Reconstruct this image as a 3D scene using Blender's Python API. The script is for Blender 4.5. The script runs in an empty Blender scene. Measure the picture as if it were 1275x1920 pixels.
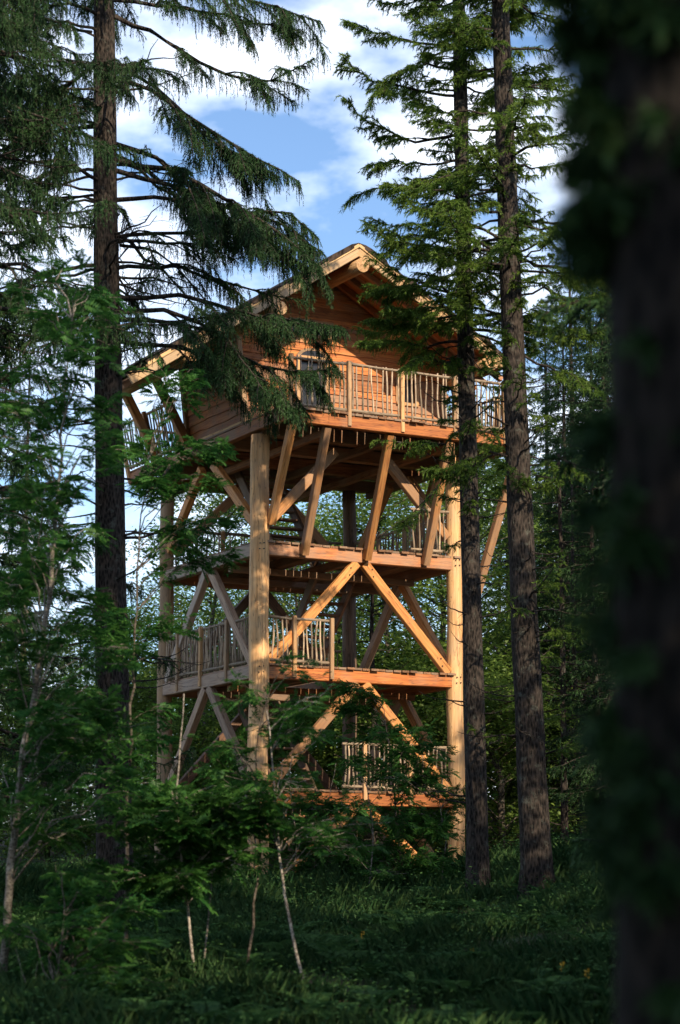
import bpy, math, random
import numpy as np
from mathutils import Vector, Matrix
sc = bpy.context.scene
R = math.radians
rng = np.random.default_rng(7)
random.seed(7)

# ------------------------------------------------------------------ camera, sky, sun
FPX, HOR = 4050.0, 1680.0                      # focal length and horizon row of the photograph, in its pixels
PITCH = math.atan((HOR - 960) / FPX)
CAM = np.array([0.0, -44.0, 0.1])
cam = bpy.data.objects.new('camera', bpy.data.cameras.new('camera'))
sc.collection.objects.link(cam)
cam.location = CAM
cam.rotation_euler = (math.pi / 2 + PITCH, 0, 0)
cam.data.sensor_fit = 'HORIZONTAL'
cam.data.sensor_width = 36
cam.data.lens = 36 * FPX / 1275
cam.data.clip_start = 0.05
cam.data.clip_end = 3000
cam.data.dof.use_dof = True
cam.data.dof.focus_distance = 44.0
cam.data.dof.aperture_fstop = 2.4
sc.camera = cam

SUN_EL = R(33)
sun_h = np.array([0.5, -0.866])
world = bpy.data.worlds.new('World'); sc.world = world; world.use_nodes = True
nt = world.node_tree; nt.nodes.clear()
def wn(t, **k):
    n = nt.nodes.new(t)
    for a, b in k.items(): setattr(n, a, b)
    return n
out = wn('ShaderNodeOutputWorld'); bg = wn('ShaderNodeBackground')
sky = wn('ShaderNodeTexSky', sky_type='NISHITA', sun_disc=False)
sky.sun_elevation = SUN_EL; sky.sun_rotation = math.atan2(sun_h[0], sun_h[1])
sky.air_density = 1.0; sky.dust_density = 0.4; sky.ozone_density = 4.0
tc = wn('ShaderNodeTexCoord'); mp = wn('ShaderNodeMapping'); mp.inputs['Scale'].default_value = (3.2, 3.2, 6.5)
mp.inputs['Location'].default_value = (0.35, 0.0, 0.2)
nz = wn('ShaderNodeTexNoise'); nz.inputs['Scale'].default_value = 2.2; nz.inputs['Detail'].default_value = 7; nz.inputs['Roughness'].default_value = 0.55
rp = wn('ShaderNodeValToRGB'); rp.color_ramp.elements[0].position = 0.46; rp.color_ramp.elements[1].position = 0.73
mx = wn('ShaderNodeMixRGB'); mx.inputs['Color2'].default_value = (11.0, 11.3, 11.8, 1)
nt.links.new(tc.outputs['Generated'], mp.inputs['Vector']); nt.links.new(mp.outputs[0], nz.inputs['Vector'])
nt.links.new(nz.outputs['Fac'], rp.inputs['Fac']); nt.links.new(rp.outputs['Color'], mx.inputs['Fac'])
nt.links.new(sky.outputs[0], mx.inputs['Color1']); nt.links.new(mx.outputs[0], bg.inputs['Color'])
bg.inputs['Strength'].default_value = 0.12
nt.links.new(bg.outputs[0], out.inputs['Surface'])

sl = bpy.data.lights.new('sun', 'SUN'); sl.energy = 4.5; sl.angle = R(0.5); sl.color = (1.0, 0.82, 0.58)
so = bpy.data.objects.new('sun', sl); sc.collection.objects.link(so)
sd = Vector((sun_h[0] * math.cos(SUN_EL), sun_h[1] * math.cos(SUN_EL), math.sin(SUN_EL)))
so.rotation_euler = sd.to_track_quat('Z', 'Y').to_euler()
sc.view_settings.view_transform = 'Standard'; sc.view_settings.look = 'None'
sc.view_settings.exposure = 0.72; sc.view_settings.gamma = 1.0; sc.view_settings.use_curve_mapping = False
sc.cycles.max_bounces = 5; sc.cycles.diffuse_bounces = 3; sc.cycles.transmission_bounces = 3; sc.cycles.transparent_max_bounces = 4

# ------------------------------------------------------------------ helpers
FW = np.array([0, math.cos(PITCH), math.sin(PITCH)]); UP = np.array([0, -math.sin(PITCH), math.cos(PITCH)])
def P(px, py, D):
    """world point D metres in front of the camera that the photograph shows at (px, py)"""
    d = FW * FPX + np.array([1.0, 0, 0]) * (px - 637.5) + UP * (960 - py)
    return CAM + d * (D / d[1])

def link(o, parent=None):
    sc.collection.objects.link(o)
    if parent is not None: o.parent = parent
    return o
def tag(o, label=None, cat=None, group=None, kind=None):
    if label: o['label'] = label
    if cat: o['category'] = cat
    if group: o['group'] = group
    if kind: o['kind'] = kind
    return o
def empty(name, loc=(0, 0, 0), rz=0, parent=None):
    o = bpy.data.objects.new(name, None); o.location = loc; o.rotation_euler = (0, 0, rz)
    o.empty_display_size = 0.2
    return link(o, parent)
class MB:
    def __init__(s): s.v = []; s.f = []
    def add(s, v, f):
        n = len(s.v); s.v += [tuple(map(float, p)) for p in v]; s.f += [tuple(i + n for i in q) for q in f]
    def tube(s, pts, rad, k=8, jit=0.0, caps=True):
        pts = [np.array(p, float) for p in pts]; n = len(pts); vs = []; fs = []
        for i, p in enumerate(pts):
            t = pts[min(i + 1, n - 1)] - pts[max(i - 1, 0)]; t = t / (np.linalg.norm(t) + 1e-9)
            a = np.array([1.0, 0, 0]) if abs(t[0]) < 0.8 else np.array([0, 1.0, 0])
            u = np.cross(t, a); u /= np.linalg.norm(u); w = np.cross(t, u)
            r = rad[i] if hasattr(rad, '__len__') else rad
            for j in range(k):
                an = 2 * math.pi * j / k; rr = r * (1 + jit * (random.random() - 0.5))
                vs.append(p + rr * (math.cos(an) * u + math.sin(an) * w))
        for i in range(n - 1):
            for j in range(k):
                a0 = i * k + j; a1 = i * k + (j + 1) % k
                fs.append((a0, a1, a1 + k, a0 + k))
        if caps:
            fs.append(tuple(range(k))[::-1]); fs.append(tuple((n - 1) * k + j for j in range(k)))
        s.add(vs, fs)
    def box(s, lo, hi):
        x0, y0, z0 = lo; x1, y1, z1 = hi
        s.add([(x0,y0,z0),(x1,y0,z0),(x1,y1,z0),(x0,y1,z0),(x0,y0,z1),(x1,y0,z1),(x1,y1,z1),(x0,y1,z1)],
              [(3,2,1,0),(4,5,6,7),(0,1,5,4),(1,2,6,5),(2,3,7,6),(3,0,4,7)])
    def mesh(s, name, m, smooth=False):
        me = bpy.data.meshes.new(name); me.from_pydata(s.v, [], s.f); me.materials.append(m)
        if smooth: me.polygons.foreach_set('use_smooth', [True] * len(me.polygons))
        me.update(); return me
    def build(s, name, m, parent=None, smooth=False):
        return link(bpy.data.objects.new(name, s.mesh(name, m, smooth)), parent)
def poly_mesh(name, V, m):
    """V: (N, k, 3) array, one k-gon each"""
    N, k = V.shape[:2]
    me = bpy.data.meshes.new(name)
    me.vertices.add(N * k); me.vertices.foreach_set('co', V.reshape(-1).astype(np.float32))
    me.loops.add(N * k); me.loops.foreach_set('vertex_index', np.arange(N * k, dtype=np.int32))
    me.polygons.add(N); me.polygons.foreach_set('loop_start', np.arange(0, N * k, k, dtype=np.int32))
    me.polygons.foreach_set('loop_total', np.full(N, k, dtype=np.int32))
    me.materials.append(m); me.update(calc_edges=True); return me
def unit(v): return v / (np.linalg.norm(v, axis=-1, keepdims=True) + 1e-9)
def diamonds(c, d, nrm, L, W):
    """leaf-shaped folded quads: base c, axis d, face normal nrm"""
    d = unit(d); s = unit(np.cross(d, nrm)); n = np.cross(s, d)
    L = np.broadcast_to(L, len(c))[:, None]; W = np.broadcast_to(W, len(c))[:, None]
    mid = c + d * L * 0.42
    return np.stack([c, mid + s * W * 0.5 + n * W * 0.18, c + d * L, mid - s * W * 0.5 + n * W * 0.18], 1)

def blades(c, d, nrm, L, W):
    """needle tufts: one slim triangle each"""
    d = unit(d); s = unit(np.cross(d, nrm)); L = np.broadcast_to(L, len(c))[:, None]; W = np.broadcast_to(W, len(c))[:, None]
    return np.stack([c + s * W * 0.5, c + d * L, c - s * W * 0.5], 1)

# ------------------------------------------------------------------ materials
def newmat(name):
    m = bpy.data.materials.new(name); m.use_nodes = True
    t = m.node_tree; b = t.nodes['Principled BSDF']; return m, t, b
def nd(t, ty, **k):
    n = t.nodes.new(ty)
    for a, v in k.items(): setattr(n, a, v)
    return n
def wood(name, dark, light, rough=0.7, scale=(0.9, 14, 14), vary=0.35, bump=0.25, grey=None, knot=1.0):
    m, t, b = newmat(name); L = t.links.new
    tcn = nd(t, 'ShaderNodeTexCoord'); oi = nd(t, 'ShaderNodeObjectInfo')
    off = nd(t, 'ShaderNodeVectorMath', operation='MULTIPLY_ADD'); off.inputs[1].default_value = (1, 1, 1)
    sc_ = nd(t, 'ShaderNodeVectorMath', operation='SCALE'); sc_.inputs['Scale'].default_value = 37.0
    cx = nd(t, 'ShaderNodeCombineXYZ')
    for k in range(3): L(oi.outputs['Random'], cx.inputs[k])
    L(cx.outputs[0], sc_.inputs[0]); L(tcn.outputs['Object'], off.inputs[0]); L(sc_.outputs[0], off.inputs[2])
    mpn = nd(t, 'ShaderNodeMapping'); mpn.inputs['Scale'].default_value = scale; L(off.outputs[0], mpn.inputs[0])
    n1 = nd(t, 'ShaderNodeTexNoise'); n1.inputs['Scale'].default_value = 2.0; n1.inputs['Detail'].default_value = 6; n1.inputs['Distortion'].default_value = 0.6
    L(mpn.outputs[0], n1.inputs['Vector'])
    r1 = nd(t, 'ShaderNodeValToRGB'); r1.color_ramp.elements[0].color = (*dark, 1); r1.color_ramp.elements[1].color = (*light, 1)
    r1.color_ramp.elements[0].position = 0.33; r1.color_ramp.elements[1].position = 0.66; L(n1.outputs['Fac'], r1.inputs[0])
    # knots
    vk = nd(t, 'ShaderNodeTexVoronoi'); vk.inputs['Scale'].default_value = 1.0
    mk = nd(t, 'ShaderNodeMapping'); mk.inputs['Scale'].default_value = (2.2 * knot, 4.5 * knot, 4.5 * knot); L(off.outputs[0], mk.inputs[0]); L(mk.outputs[0], vk.inputs['Vector'])
    rk = nd(t, 'ShaderNodeValToRGB'); rk.color_ramp.elements[0].position = 0.05; rk.color_ramp.elements[0].color = (0.35, 0.28, 0.22, 1)
    rk.color_ramp.elements[1].position = 0.13; rk.color_ramp.elements[1].color = (1, 1, 1, 1); L(vk.outputs['Distance'], rk.inputs[0])
    mul = nd(t, 'ShaderNodeMixRGB', blend_type='MULTIPLY'); mul.inputs['Fac'].default_value = 0.8; L(r1.outputs[0], mul.inputs[1]); L(rk.outputs[0], mul.inputs[2])
    # drying cracks along the grain
    mc = nd(t, 'ShaderNodeMapping'); mc.inputs['Scale'].default_value = (0.5, 6, 6); L(off.outputs[0], mc.inputs[0])
    n3 = nd(t, 'ShaderNodeTexNoise'); n3.inputs['Scale'].default_value = 1.6; n3.inputs['Detail'].default_value = 3; L(mc.outputs[0], n3.inputs['Vector'])
    rc = nd(t, 'ShaderNodeValToRGB'); e = rc.color_ramp.elements; e[0].position = 0.482; e[0].color = (1, 1, 1, 1); e[1].position = 0.518; e[1].color = (1, 1, 1, 1)
    e2 = e.new(0.5); e2.color = (0.22, 0.17, 0.13, 1); L(n3.outputs['Fac'], rc.inputs[0])
    mul2 = nd(t, 'ShaderNodeMixRGB', blend_type='MULTIPLY'); mul2.inputs['Fac'].default_value = 0.75; L(mul.outputs[0], mul2.inputs[1]); L(rc.outputs[0], mul2.inputs[2]); mul = mul2
    # weather stains
    n2 = nd(t, 'ShaderNodeTexNoise'); n2.inputs['Scale'].default_value = 1.7; n2.inputs['Detail'].default_value = 4; L(off.outputs[0], n2.inputs['Vector'])
    r2 = nd(t, 'ShaderNodeValToRGB'); r2.color_ramp.elements[0].position = 0.42; r2.color_ramp.elements[1].position = 0.70
    sh = nd(t, 'ShaderNodeMath', operation='MULTIPLY_ADD'); sh.inputs[1].default_value = 7.31; sh.inputs[2].default_value = 0.2; L(oi.outputs['Random'], sh.inputs[0])
    fr_ = nd(t, 'ShaderNodeMath', operation='FRACT'); L(sh.outputs[0], fr_.inputs[0])
    sh2 = nd(t, 'ShaderNodeMath', operation='MULTIPLY_ADD'); sh2.inputs[1].default_value = 0.46; sh2.inputs[2].default_value = -0.22; L(fr_.outputs[0], sh2.inputs[0])
    sm_ = nd(t, 'ShaderNodeMath', operation='ADD'); L(n2.outputs['Fac'], sm_.inputs[0]); L(sh2.outputs[0], sm_.inputs[1]); L(sm_.outputs[0], r2.inputs[0])
    mg = nd(t, 'ShaderNodeMixRGB'); mg.inputs[2].default_value = (*(grey or (0.26, 0.2, 0.15)), 1)
    mm = nd(t, 'ShaderNodeMath', operation='MULTIPLY'); mm.inputs[1].default_value = 0.55; L(r2.outputs[0], mm.inputs[0]); L(mm.outputs[0], mg.inputs[0]); L(mul.outputs[0], mg.inputs[1])
    hs = nd(t, 'ShaderNodeHueSaturation')
    mr = nd(t, 'ShaderNodeMapRange'); mr.inputs['To Min'].default_value = 1 - vary; mr.inputs['To Max'].default_value = 1 + vary * 0.6
    L(oi.outputs['Random'], mr.inputs['Value']); L(mr.outputs[0], hs.inputs['Value']); L(mg.outputs[0], hs.inputs['Color'])
    L(hs.outputs[0], b.inputs['Base Color']); b.inputs['Roughness'].default_value = rough
    bp = nd(t, 'ShaderNodeBump'); bp.inputs['Strength'].default_value = bump; bp.inputs['Distance'].default_value = 0.02
    L(n1.outputs['Fac'], bp.inputs['Height']); L(bp.outputs[0], b.inputs['Normal'])
    return m
def bark(name, dark, light, lichen=None, sc1=14, bump=0.9, zs=0.35):
    m, t, b = newmat(name); L = t.links.new
    tcn = nd(t, 'ShaderNodeTexCoord'); mpn = nd(t, 'ShaderNodeMapping'); mpn.inputs['Scale'].default_value = (1, 1, zs); L(tcn.outputs['Object'], mpn.inputs[0])
    v = nd(t, 'ShaderNodeTexVoronoi'); v.inputs['Scale'].default_value = sc1 * 1.6; L(mpn.outputs[0], v.inputs['Vector'])
    n1 = nd(t, 'ShaderNodeTexNoise'); n1.inputs['Scale'].default_value = sc1; n1.inputs['Detail'].default_value = 7; n1.inputs['Roughness'].default_value = 0.7; L(mpn.outputs[0], n1.inputs['Vector'])
    ad = nd(t, 'ShaderNodeMath', operation='MULTIPLY'); L(v.outputs['Distance'], ad.inputs[0]); L(n1.outputs['Fac'], ad.inputs[1])
    r1 = nd(t, 'ShaderNodeValToRGB'); r1.color_ramp.elements[0].color = (*dark, 1); r1.color_ramp.elements[1].color = (*light, 1)
    r1.color_ramp.elements[0].position = 0.1; r1.color_ramp.elements[1].position = 0.42; L(ad.outputs[0], r1.inputs[0])
    col = r1.outputs[0]
    if lichen:
        n2 = nd(t, 'ShaderNodeTexNoise'); n2.inputs['Scale'].default_value = 6; n2.inputs['Detail'].default_value = 8; n2.inputs['Roughness'].default_value = 0.75; L(tcn.outputs['Object'], n2.inputs['Vector'])
        r2 = nd(t, 'ShaderNodeValToRGB'); r2.color_ramp.elements[0].position = 0.55; r2.color_ramp.elements[1].position = 0.66; L(n2.outputs['Fac'], r2.inputs[0])
        mg = nd(t, 'ShaderNodeMixRGB'); mg.inputs[2].default_value = (*lichen, 1); L(r2.outputs[0], mg.inputs[0]); L(col, mg.inputs[1]); col = mg.outputs[0]
    L(col, b.inputs['Base Color']); b.inputs['Roughness'].default_value = 0.95; b.inputs['Specular IOR Level'].default_value = 0.15
    bp = nd(t, 'ShaderNodeBump'); bp.inputs['Strength'].default_value = bump; bp.inputs['Distance'].default_value = 0.03; L(ad.outputs[0], bp.inputs['Height']); L(bp.outputs[0], b.inputs['Normal'])
    return m
def leafmat(name, c1, c2, trans=0.35, nscale=1.6, rough=0.5):
    m, t, b = newmat(name); L = t.links.new
    t.nodes.remove(b)
    tcn = nd(t, 'ShaderNodeTexCoord'); gi = nd(t, 'ShaderNodeNewGeometry')
    n1 = nd(t, 'ShaderNodeTexNoise'); n1.inputs['Scale'].default_value = nscale; n1.inputs['Detail'].default_value = 3; L(tcn.outputs['Object'], n1.inputs['Vector'])
    ad = nd(t, 'ShaderNodeMath', operation='ADD'); L(n1.outputs['Fac'], ad.inputs[0])
    mr = nd(t, 'ShaderNodeMapRange'); mr.inputs['To Min'].default_value = -0.22; mr.inputs['To Max'].default_value = 0.22; L(gi.outputs['Random Per Island'], mr.inputs['Value']); L(mr.outputs[0], ad.inputs[1])
    r1 = nd(t, 'ShaderNodeValToRGB'); r1.color_ramp.elements[0].color = (*c1, 1); r1.color_ramp.elements[1].color = (*c2, 1)
    r1.color_ramp.elements[0].position = 0.3; r1.color_ramp.elements[1].position = 0.75; L(ad.outputs[0], r1.inputs[0])
    df = nd(t, 'ShaderNodeBsdfDiffuse'); tr = nd(t, 'ShaderNodeBsdfTranslucent'); gl = nd(t, 'ShaderNodeBsdfGlossy'); gl.inputs['Roughness'].default_value = rough
    L(r1.outputs[0], df.inputs[0]); L(r1.outputs[0], tr.inputs[0])
    m1 = nd(t, 'ShaderNodeMixShader'); m1.inputs[0].default_value = trans; L(df.outputs[0], m1.inputs[1]); L(tr.outputs[0], m1.inputs[2])
    m2 = nd(t, 'ShaderNodeMixShader'); m2.inputs[0].default_value = 0.015; L(m1.outputs[0], m2.inputs[1]); L(gl.outputs[0], m2.inputs[2])
    L(m2.outputs[0], t.nodes['Material Output'].inputs[0])
    return m
def plain(name, c, rough=0.6, metal=0.0):
    m, t, b = newmat(name); b.inputs['Base Color'].default_value = (*c, 1); b.inputs['Roughness'].default_value = rough; b.inputs['Metallic'].default_value = metal; return m
M = dict(
    beam=wood('beam_wood', (0.32, 0.085, 0.02), (0.54, 0.19, 0.045)),
    brace=wood('brace_wood', (0.38, 0.14, 0.035), (0.60, 0.28, 0.085)),
    log=wood('peeled_log', (0.42, 0.215, 0.085), (0.66, 0.41, 0.20), scale=(0.5, 9, 9), grey=(0.33, 0.25, 0.18), knot=1.7, bump=0.5),
    board=wood('wall_board', (0.30, 0.08, 0.018), (0.52, 0.19, 0.045), vary=0.4),
    plank=wood('deck_plank', (0.13, 0.06, 0.03), (0.30, 0.15, 0.07)),  # dark tone carries the shade under the decks
    joist=wood('joist_wood', (0.15, 0.06, 0.025), (0.30, 0.13, 0.05)),  # darker than the beams, with underside shade put into the colour
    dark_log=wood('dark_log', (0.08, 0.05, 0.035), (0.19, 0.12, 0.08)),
    grey_brace=wood('grey_brace', (0.24, 0.15, 0.10), (0.42, 0.29, 0.20), grey=(0.3, 0.27, 0.25)),  # weathered grey that also carries the left face's skylit shade
    barge=wood('barge_board', (0.46, 0.27, 0.12), (0.64, 0.42, 0.21), grey=(0.4, 0.32, 0.24)),
    stick=wood('branch_stick', (0.17, 0.12, 0.085), (0.50, 0.38, 0.26), vary=0.6, scale=(3, 14, 14)),
    stair=wood('stair_wood', (0.07, 0.035, 0.02), (0.16, 0.08, 0.045)),  # colour darkened so flights look shaded where sun reaches them
    post=wood('rail_post', (0.40, 0.21, 0.09), (0.60, 0.36, 0.17)),
    roof=bark('roof_bark', (0.015, 0.011, 0.009), (0.07, 0.05, 0.04), sc1=9),
    spruce_bark=bark('spruce_bark', (0.007, 0.0065, 0.0065), (0.062, 0.05, 0.044), lichen=(0.085, 0.09, 0.078), sc1=19, zs=.3),
    dark_bark=bark('dark_bark', (0.005, 0.005, 0.005), (0.026, 0.022, 0.02), sc1=15),  # spruce bark with the near trunk's deep shade put into its colour
    grey_bark=bark('grey_bark', (0.03, 0.025, 0.02), (0.13, 0.11, 0.09), lichen=(0.2, 0.19, 0.165), sc1=10, zs=1.6, bump=0.4),
    pale_bark=bark('pale_bark', (0.07, 0.06, 0.05), (0.26, 0.235, 0.20), lichen=(0.36, 0.345, 0.31), sc1=16, zs=1.8, bump=0.3),
    sapling_bark=bark('sapling_bark', (0.10, 0.085, 0.07), (0.42, 0.38, 0.33), lichen=(0.55, 0.52, 0.48), sc1=16, zs=1.8, bump=0.3),
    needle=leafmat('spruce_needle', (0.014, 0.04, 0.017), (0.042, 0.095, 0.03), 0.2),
    needle_lit=leafmat('sunlit_spruce_needle', (0.05, 0.11, 0.018), (0.16, 0.25, 0.04), 0.35),  # brighter copy of the needle colour, sunlight on the crowns painted in
    rowan=leafmat('rowan_leaf', (0.02, 0.09, 0.02), (0.08, 0.20, 0.04), 0.45),
    bush=leafmat('bush_leaf', (0.022, 0.085, 0.018), (0.07, 0.18, 0.035), 0.42),
    wood_leaf=leafmat('forest_leaf', (0.07, 0.14, 0.03), (0.20, 0.30, 0.06), 0.5, nscale=0.6),
    grass=leafmat('grass_blade', (0.035, 0.11, 0.04), (0.12, 0.22, 0.08), 0.4),
    herb=leafmat('herb_leaf', (0.03, 0.09, 0.03), (0.085, 0.18, 0.05), 0.4),
    flower=plain('yellow_flower', (0.6, 0.38, 0.03)),
    glass=plain('window_glass', (0.01, 0.01, 0.012), 0.3),
    iron=plain('iron_bolt', (0.03, 0.028, 0.027), 0.5, 0.6),
)

# ------------------------------------------------------------------ ground
def sm(t): t = np.clip(t, 0, 1); return t * t * (3 - 2 * t)
def ground_z(x, y):
    x = np.asarray(x, float); y = np.asarray(y, float); d = y + 44
    z = -1.5 + 1.5 * sm((d - 14) / 30.0)
    z = z + 0.75 * sm((x - 0.5) / 5.0) * sm((d - 22) / 12.0)
    z = z + 2.4 * sm((d - 46) / 26) - 9.0 * sm((d - 80) / 90)
    z = z + 0.10 * np.sin(x * 0.9 + 0.4 * y) * np.sin(y * 0.55 + 1.3) + 0.05 * np.sin(2.3 * x + 1.1 * y)
    return z
gx = np.unique(np.concatenate([np.linspace(-14, 16, 91), -14 - np.geomspace(1, 700, 22), 16 + np.geomspace(1, 700, 22)]))
gy = np.unique(np.concatenate([np.linspace(-46, 30, 191), -46 - np.geomspace(1, 600, 20), 30 + np.geomspace(1, 1200, 30)]))
XX, YY = np.meshgrid(gx, gy, indexing='ij'); ZZ = ground_z(XX, YY)
gv = np.stack([XX, YY, ZZ], -1).reshape(-1, 3); ny = len(gy)
gf = [(i * ny + j, (i + 1) * ny + j, (i + 1) * ny + j + 1, i * ny + j + 1) for i in range(len(gx) - 1) for j in range(ny - 1)]
gm, t, b = newmat('forest_soil')
n1 = nd(t, 'ShaderNodeTexNoise'); n1.inputs['Scale'].default_value = 1.3; n1.inputs['Detail'].default_value = 9
n2 = nd(t, 'ShaderNodeTexNoise'); n2.inputs['Scale'].default_value = 24; n2.inputs['Detail'].default_value = 6
tcg = nd(t, 'ShaderNodeTexCoord'); t.links.new(tcg.outputs['Object'], n1.inputs['Vector']); t.links.new(tcg.outputs['Object'], n2.inputs['Vector'])
r1 = nd(t, 'ShaderNodeValToRGB'); r1.color_ramp.elements[0].color = (0.022, 0.05, 0.016, 1); r1.color_ramp.elements[1].color = (0.085, 0.06, 0.035, 1)
r1.color_ramp.elements[0].position = 0.42; r1.color_ramp.elements[1].position = 0.62
t.links.new(n1.outputs['Fac'], r1.inputs[0]); t.links.new(r1.outputs[0], b.inputs['Base Color']); b.inputs['Roughness'].default_value = 1
bp = nd(t, 'ShaderNodeBump'); bp.inputs['Strength'].default_value = 0.8; bp.inputs['Distance'].default_value = 0.05; t.links.new(n2.outputs['Fac'], bp.inputs['Height']); t.links.new(bp.outputs[0], b.inputs['Normal'])
mb = MB(); mb.v = [tuple(p) for p in gv]; mb.f = gf
tag(mb.build('ground', gm, smooth=True), kind='structure')

# ------------------------------------------------------------------ the tower
F0 = P(482, 1690, 44.0); F0[2] = 0.0
tower = empty('timber_tower', F0, R(28.5))
tag(tower, 'tall timber treehouse tower on log columns with gabled cabin and stick railings', 'treehouse')
BX0, BX1, BY0 = -0.1, 5.75, -1.22
L1, L2, L3, L4 = 2.2, 4.74, 7.28, 9.86
W = 4.7
def orient(o, p0, p1, roll=0.0):
    """object X axis from p0 to p1, Z as near to up as it goes"""
    p0 = Vector(p0); p1 = Vector(p1); x = (p1 - p0).normalized()
    ref = Vector((0, 0, 1)) if abs(x.z) < 0.95 else Vector((0, -1, 0))
    y = ref.cross(x).normalized(); z = x.cross(y)
    m = Matrix((x, y, z)).transposed().to_4x4()
    if roll: m = m @ Matrix.Rotation(roll, 4, 'X')
    m.translation = p0; o.matrix_basis = m
def timber(name, p0, p1, w, h, m, parent=tower, roll=0.0, ch=0.012):
    """squared timber with chamfered arrises from p0 to p1, its own mesh along X"""
    L = (Vector(p1) - Vector(p0)).length; mb = MB(); a, b_ = w / 2, h / 2; n = max(2, int(L / 0.6)); vs = []; fs = []
    ring = [(a - ch, -b_), (a, -b_ + ch), (a, b_ - ch), (a - ch, b_), (-a + ch, b_), (-a, b_ - ch), (-a, -b_ + ch), (-a + ch, -b_)]
    for i in range(n + 1):
        jy = random.uniform(-1, 1) * 0.004; jz = random.uniform(-1, 1) * 0.004
        vs += [(L * i / n, y + jy, z + jz) for y, z in ring]
    for i in range(n):
        for j in range(8):
            q = i * 8 + j; q2 = i * 8 + (j + 1) % 8; fs.append((q, q2, q2 + 8, q + 8))
    fs.append(tuple(range(8))[::-1]); fs.append(tuple(n * 8 + j for j in range(8)))
    mb.add(vs, fs); o = mb.build(name, m, parent); orient(o, p0, p1, roll); return o
def logpole(name, p0, p1, r0, r1, m, parent=tower, k=18, wob=0.012, seg=0.45):
    L = (Vector(p1) - Vector(p0)).length; n = max(3, int(L / seg)); mb = MB()
    ph = random.random() * 6
    pts = [(L * i / n, wob * math.sin(ph + i * 0.9), wob * math.cos(ph * 2 + i * 0.7)) for i in range(n + 1)]
    rad = [(r0 + (r1 - r0) * i / n) * (1 + random.uniform(-0.025, 0.025)) for i in range(n + 1)]
    mb.tube(pts, rad, k, jit=0.02); o = mb.build(name, m, parent, smooth=True)
    me = o.data
    me.polygons[len(me.polygons) - 1].use_smooth = False; me.polygons[len(me.polygons) - 2].use_smooth = False
    orient(o, p0, p1); return o
COLS = {'f': (0, 0, 0.205), 'r': (W, 0, 0.175), 'l': (0, W, 0.165), 'b': (W, W, 0.165)}
for k_, (x, y, r) in COLS.items():
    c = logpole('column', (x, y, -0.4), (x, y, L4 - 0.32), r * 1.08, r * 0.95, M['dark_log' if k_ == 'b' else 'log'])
    # drying crack and bolt heads on the faces that are seen
    if k_ in 'fr':
        for zz in (L1 - .1, L2 - .1, L3 - .1):
            for dx, dz in ((-.05, -.06), (.05, -.05), (-.04, .06), (.05, .07)):
                mb = MB(); mb.tube([(0, 0, 0), (0.0, 0, 0.022)], 0.014, 6); bo = mb.build('bolt', M['iron'], c)
                an = math.atan2(-0.88, -0.2) if k_ == 'f' else math.atan2(-0.99, -0.1)
                px, py = (r * 1.0) * math.cos(an) + dx, (r * 1.0) * math.sin(an)
                bo.matrix_basis = c.matrix_basis.inverted() @ (Matrix.Translation((x + px, y + py + 0.004, zz + dz)) @ Matrix.Rotation(R(90), 4, 'X'))
# perimeter beams and decks
def deck_planks(part, x0, x1, y0, y1, z, hole=None):
    n = max(1, int((x1 - x0) / 0.185)); w = (x1 - x0) / n
    for i in range(n):
        xa = x0 + i * w; segs = [(y0 - random.uniform(0.0, 0.10), y1 + random.uniform(0, 0.1))]
        if hole and xa + w > hole[0] and xa < hole[1]: segs = [(segs[0][0], hole[2]), (hole[3], segs[0][1])]
        for a, b_ in segs:
            if b_ - a < 0.1: continue
            o = timber('plank', (xa + w / 2, a, z + 0.022), (xa + w / 2, b_, z + 0.022 + random.uniform(-.004, .004)), w - random.uniform(0.008, 0.02), 0.044, M['plank'], None, ch=0.006)
            ml = o.matrix_basis.copy(); o.parent = part; o.matrix_basis = part.matrix_basis.inverted() @ ml
for lv, z in enumerate((L1, L2, L3)):
    zc = z - 0.13
    fr = timber('beam', (0.16, -0.02, zc), (W - 0.13, -0.02, zc), 0.18, 0.26, M['beam'])
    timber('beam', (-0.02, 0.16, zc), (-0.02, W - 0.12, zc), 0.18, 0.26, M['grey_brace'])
    timber('beam', (W, 0.14, zc), (W, W - 0.12, zc), 0.18, 0.26, M['beam'])
    timber('beam', (0.12, W, zc), (W - 0.12, W, zc), 0.18, 0.26, M['beam'])
    for xx in (1.2, 2.35, 3.5):
        timber('joist', (xx, 0.08, zc - 0.03), (xx, W - 0.1, zc - 0.03), 0.12, 0.18, M['joist'])
    for yy in (1.6, 3.1):
        timber('joist', (0.09, yy, zc - 0.20), (W - 0.09, yy, zc - 0.20), 0.12, 0.14, M['joist'])
    hole = [(2.3, 3.4, 1.7, 3.6), (1.3, 2.3, 1.7, 3.6), (2.3, 3.4, 1.7, 3.6)][lv]
    deck_planks(fr, -0.08, W + 0.08, -0.1, W + 0.08, z, hole)
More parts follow.
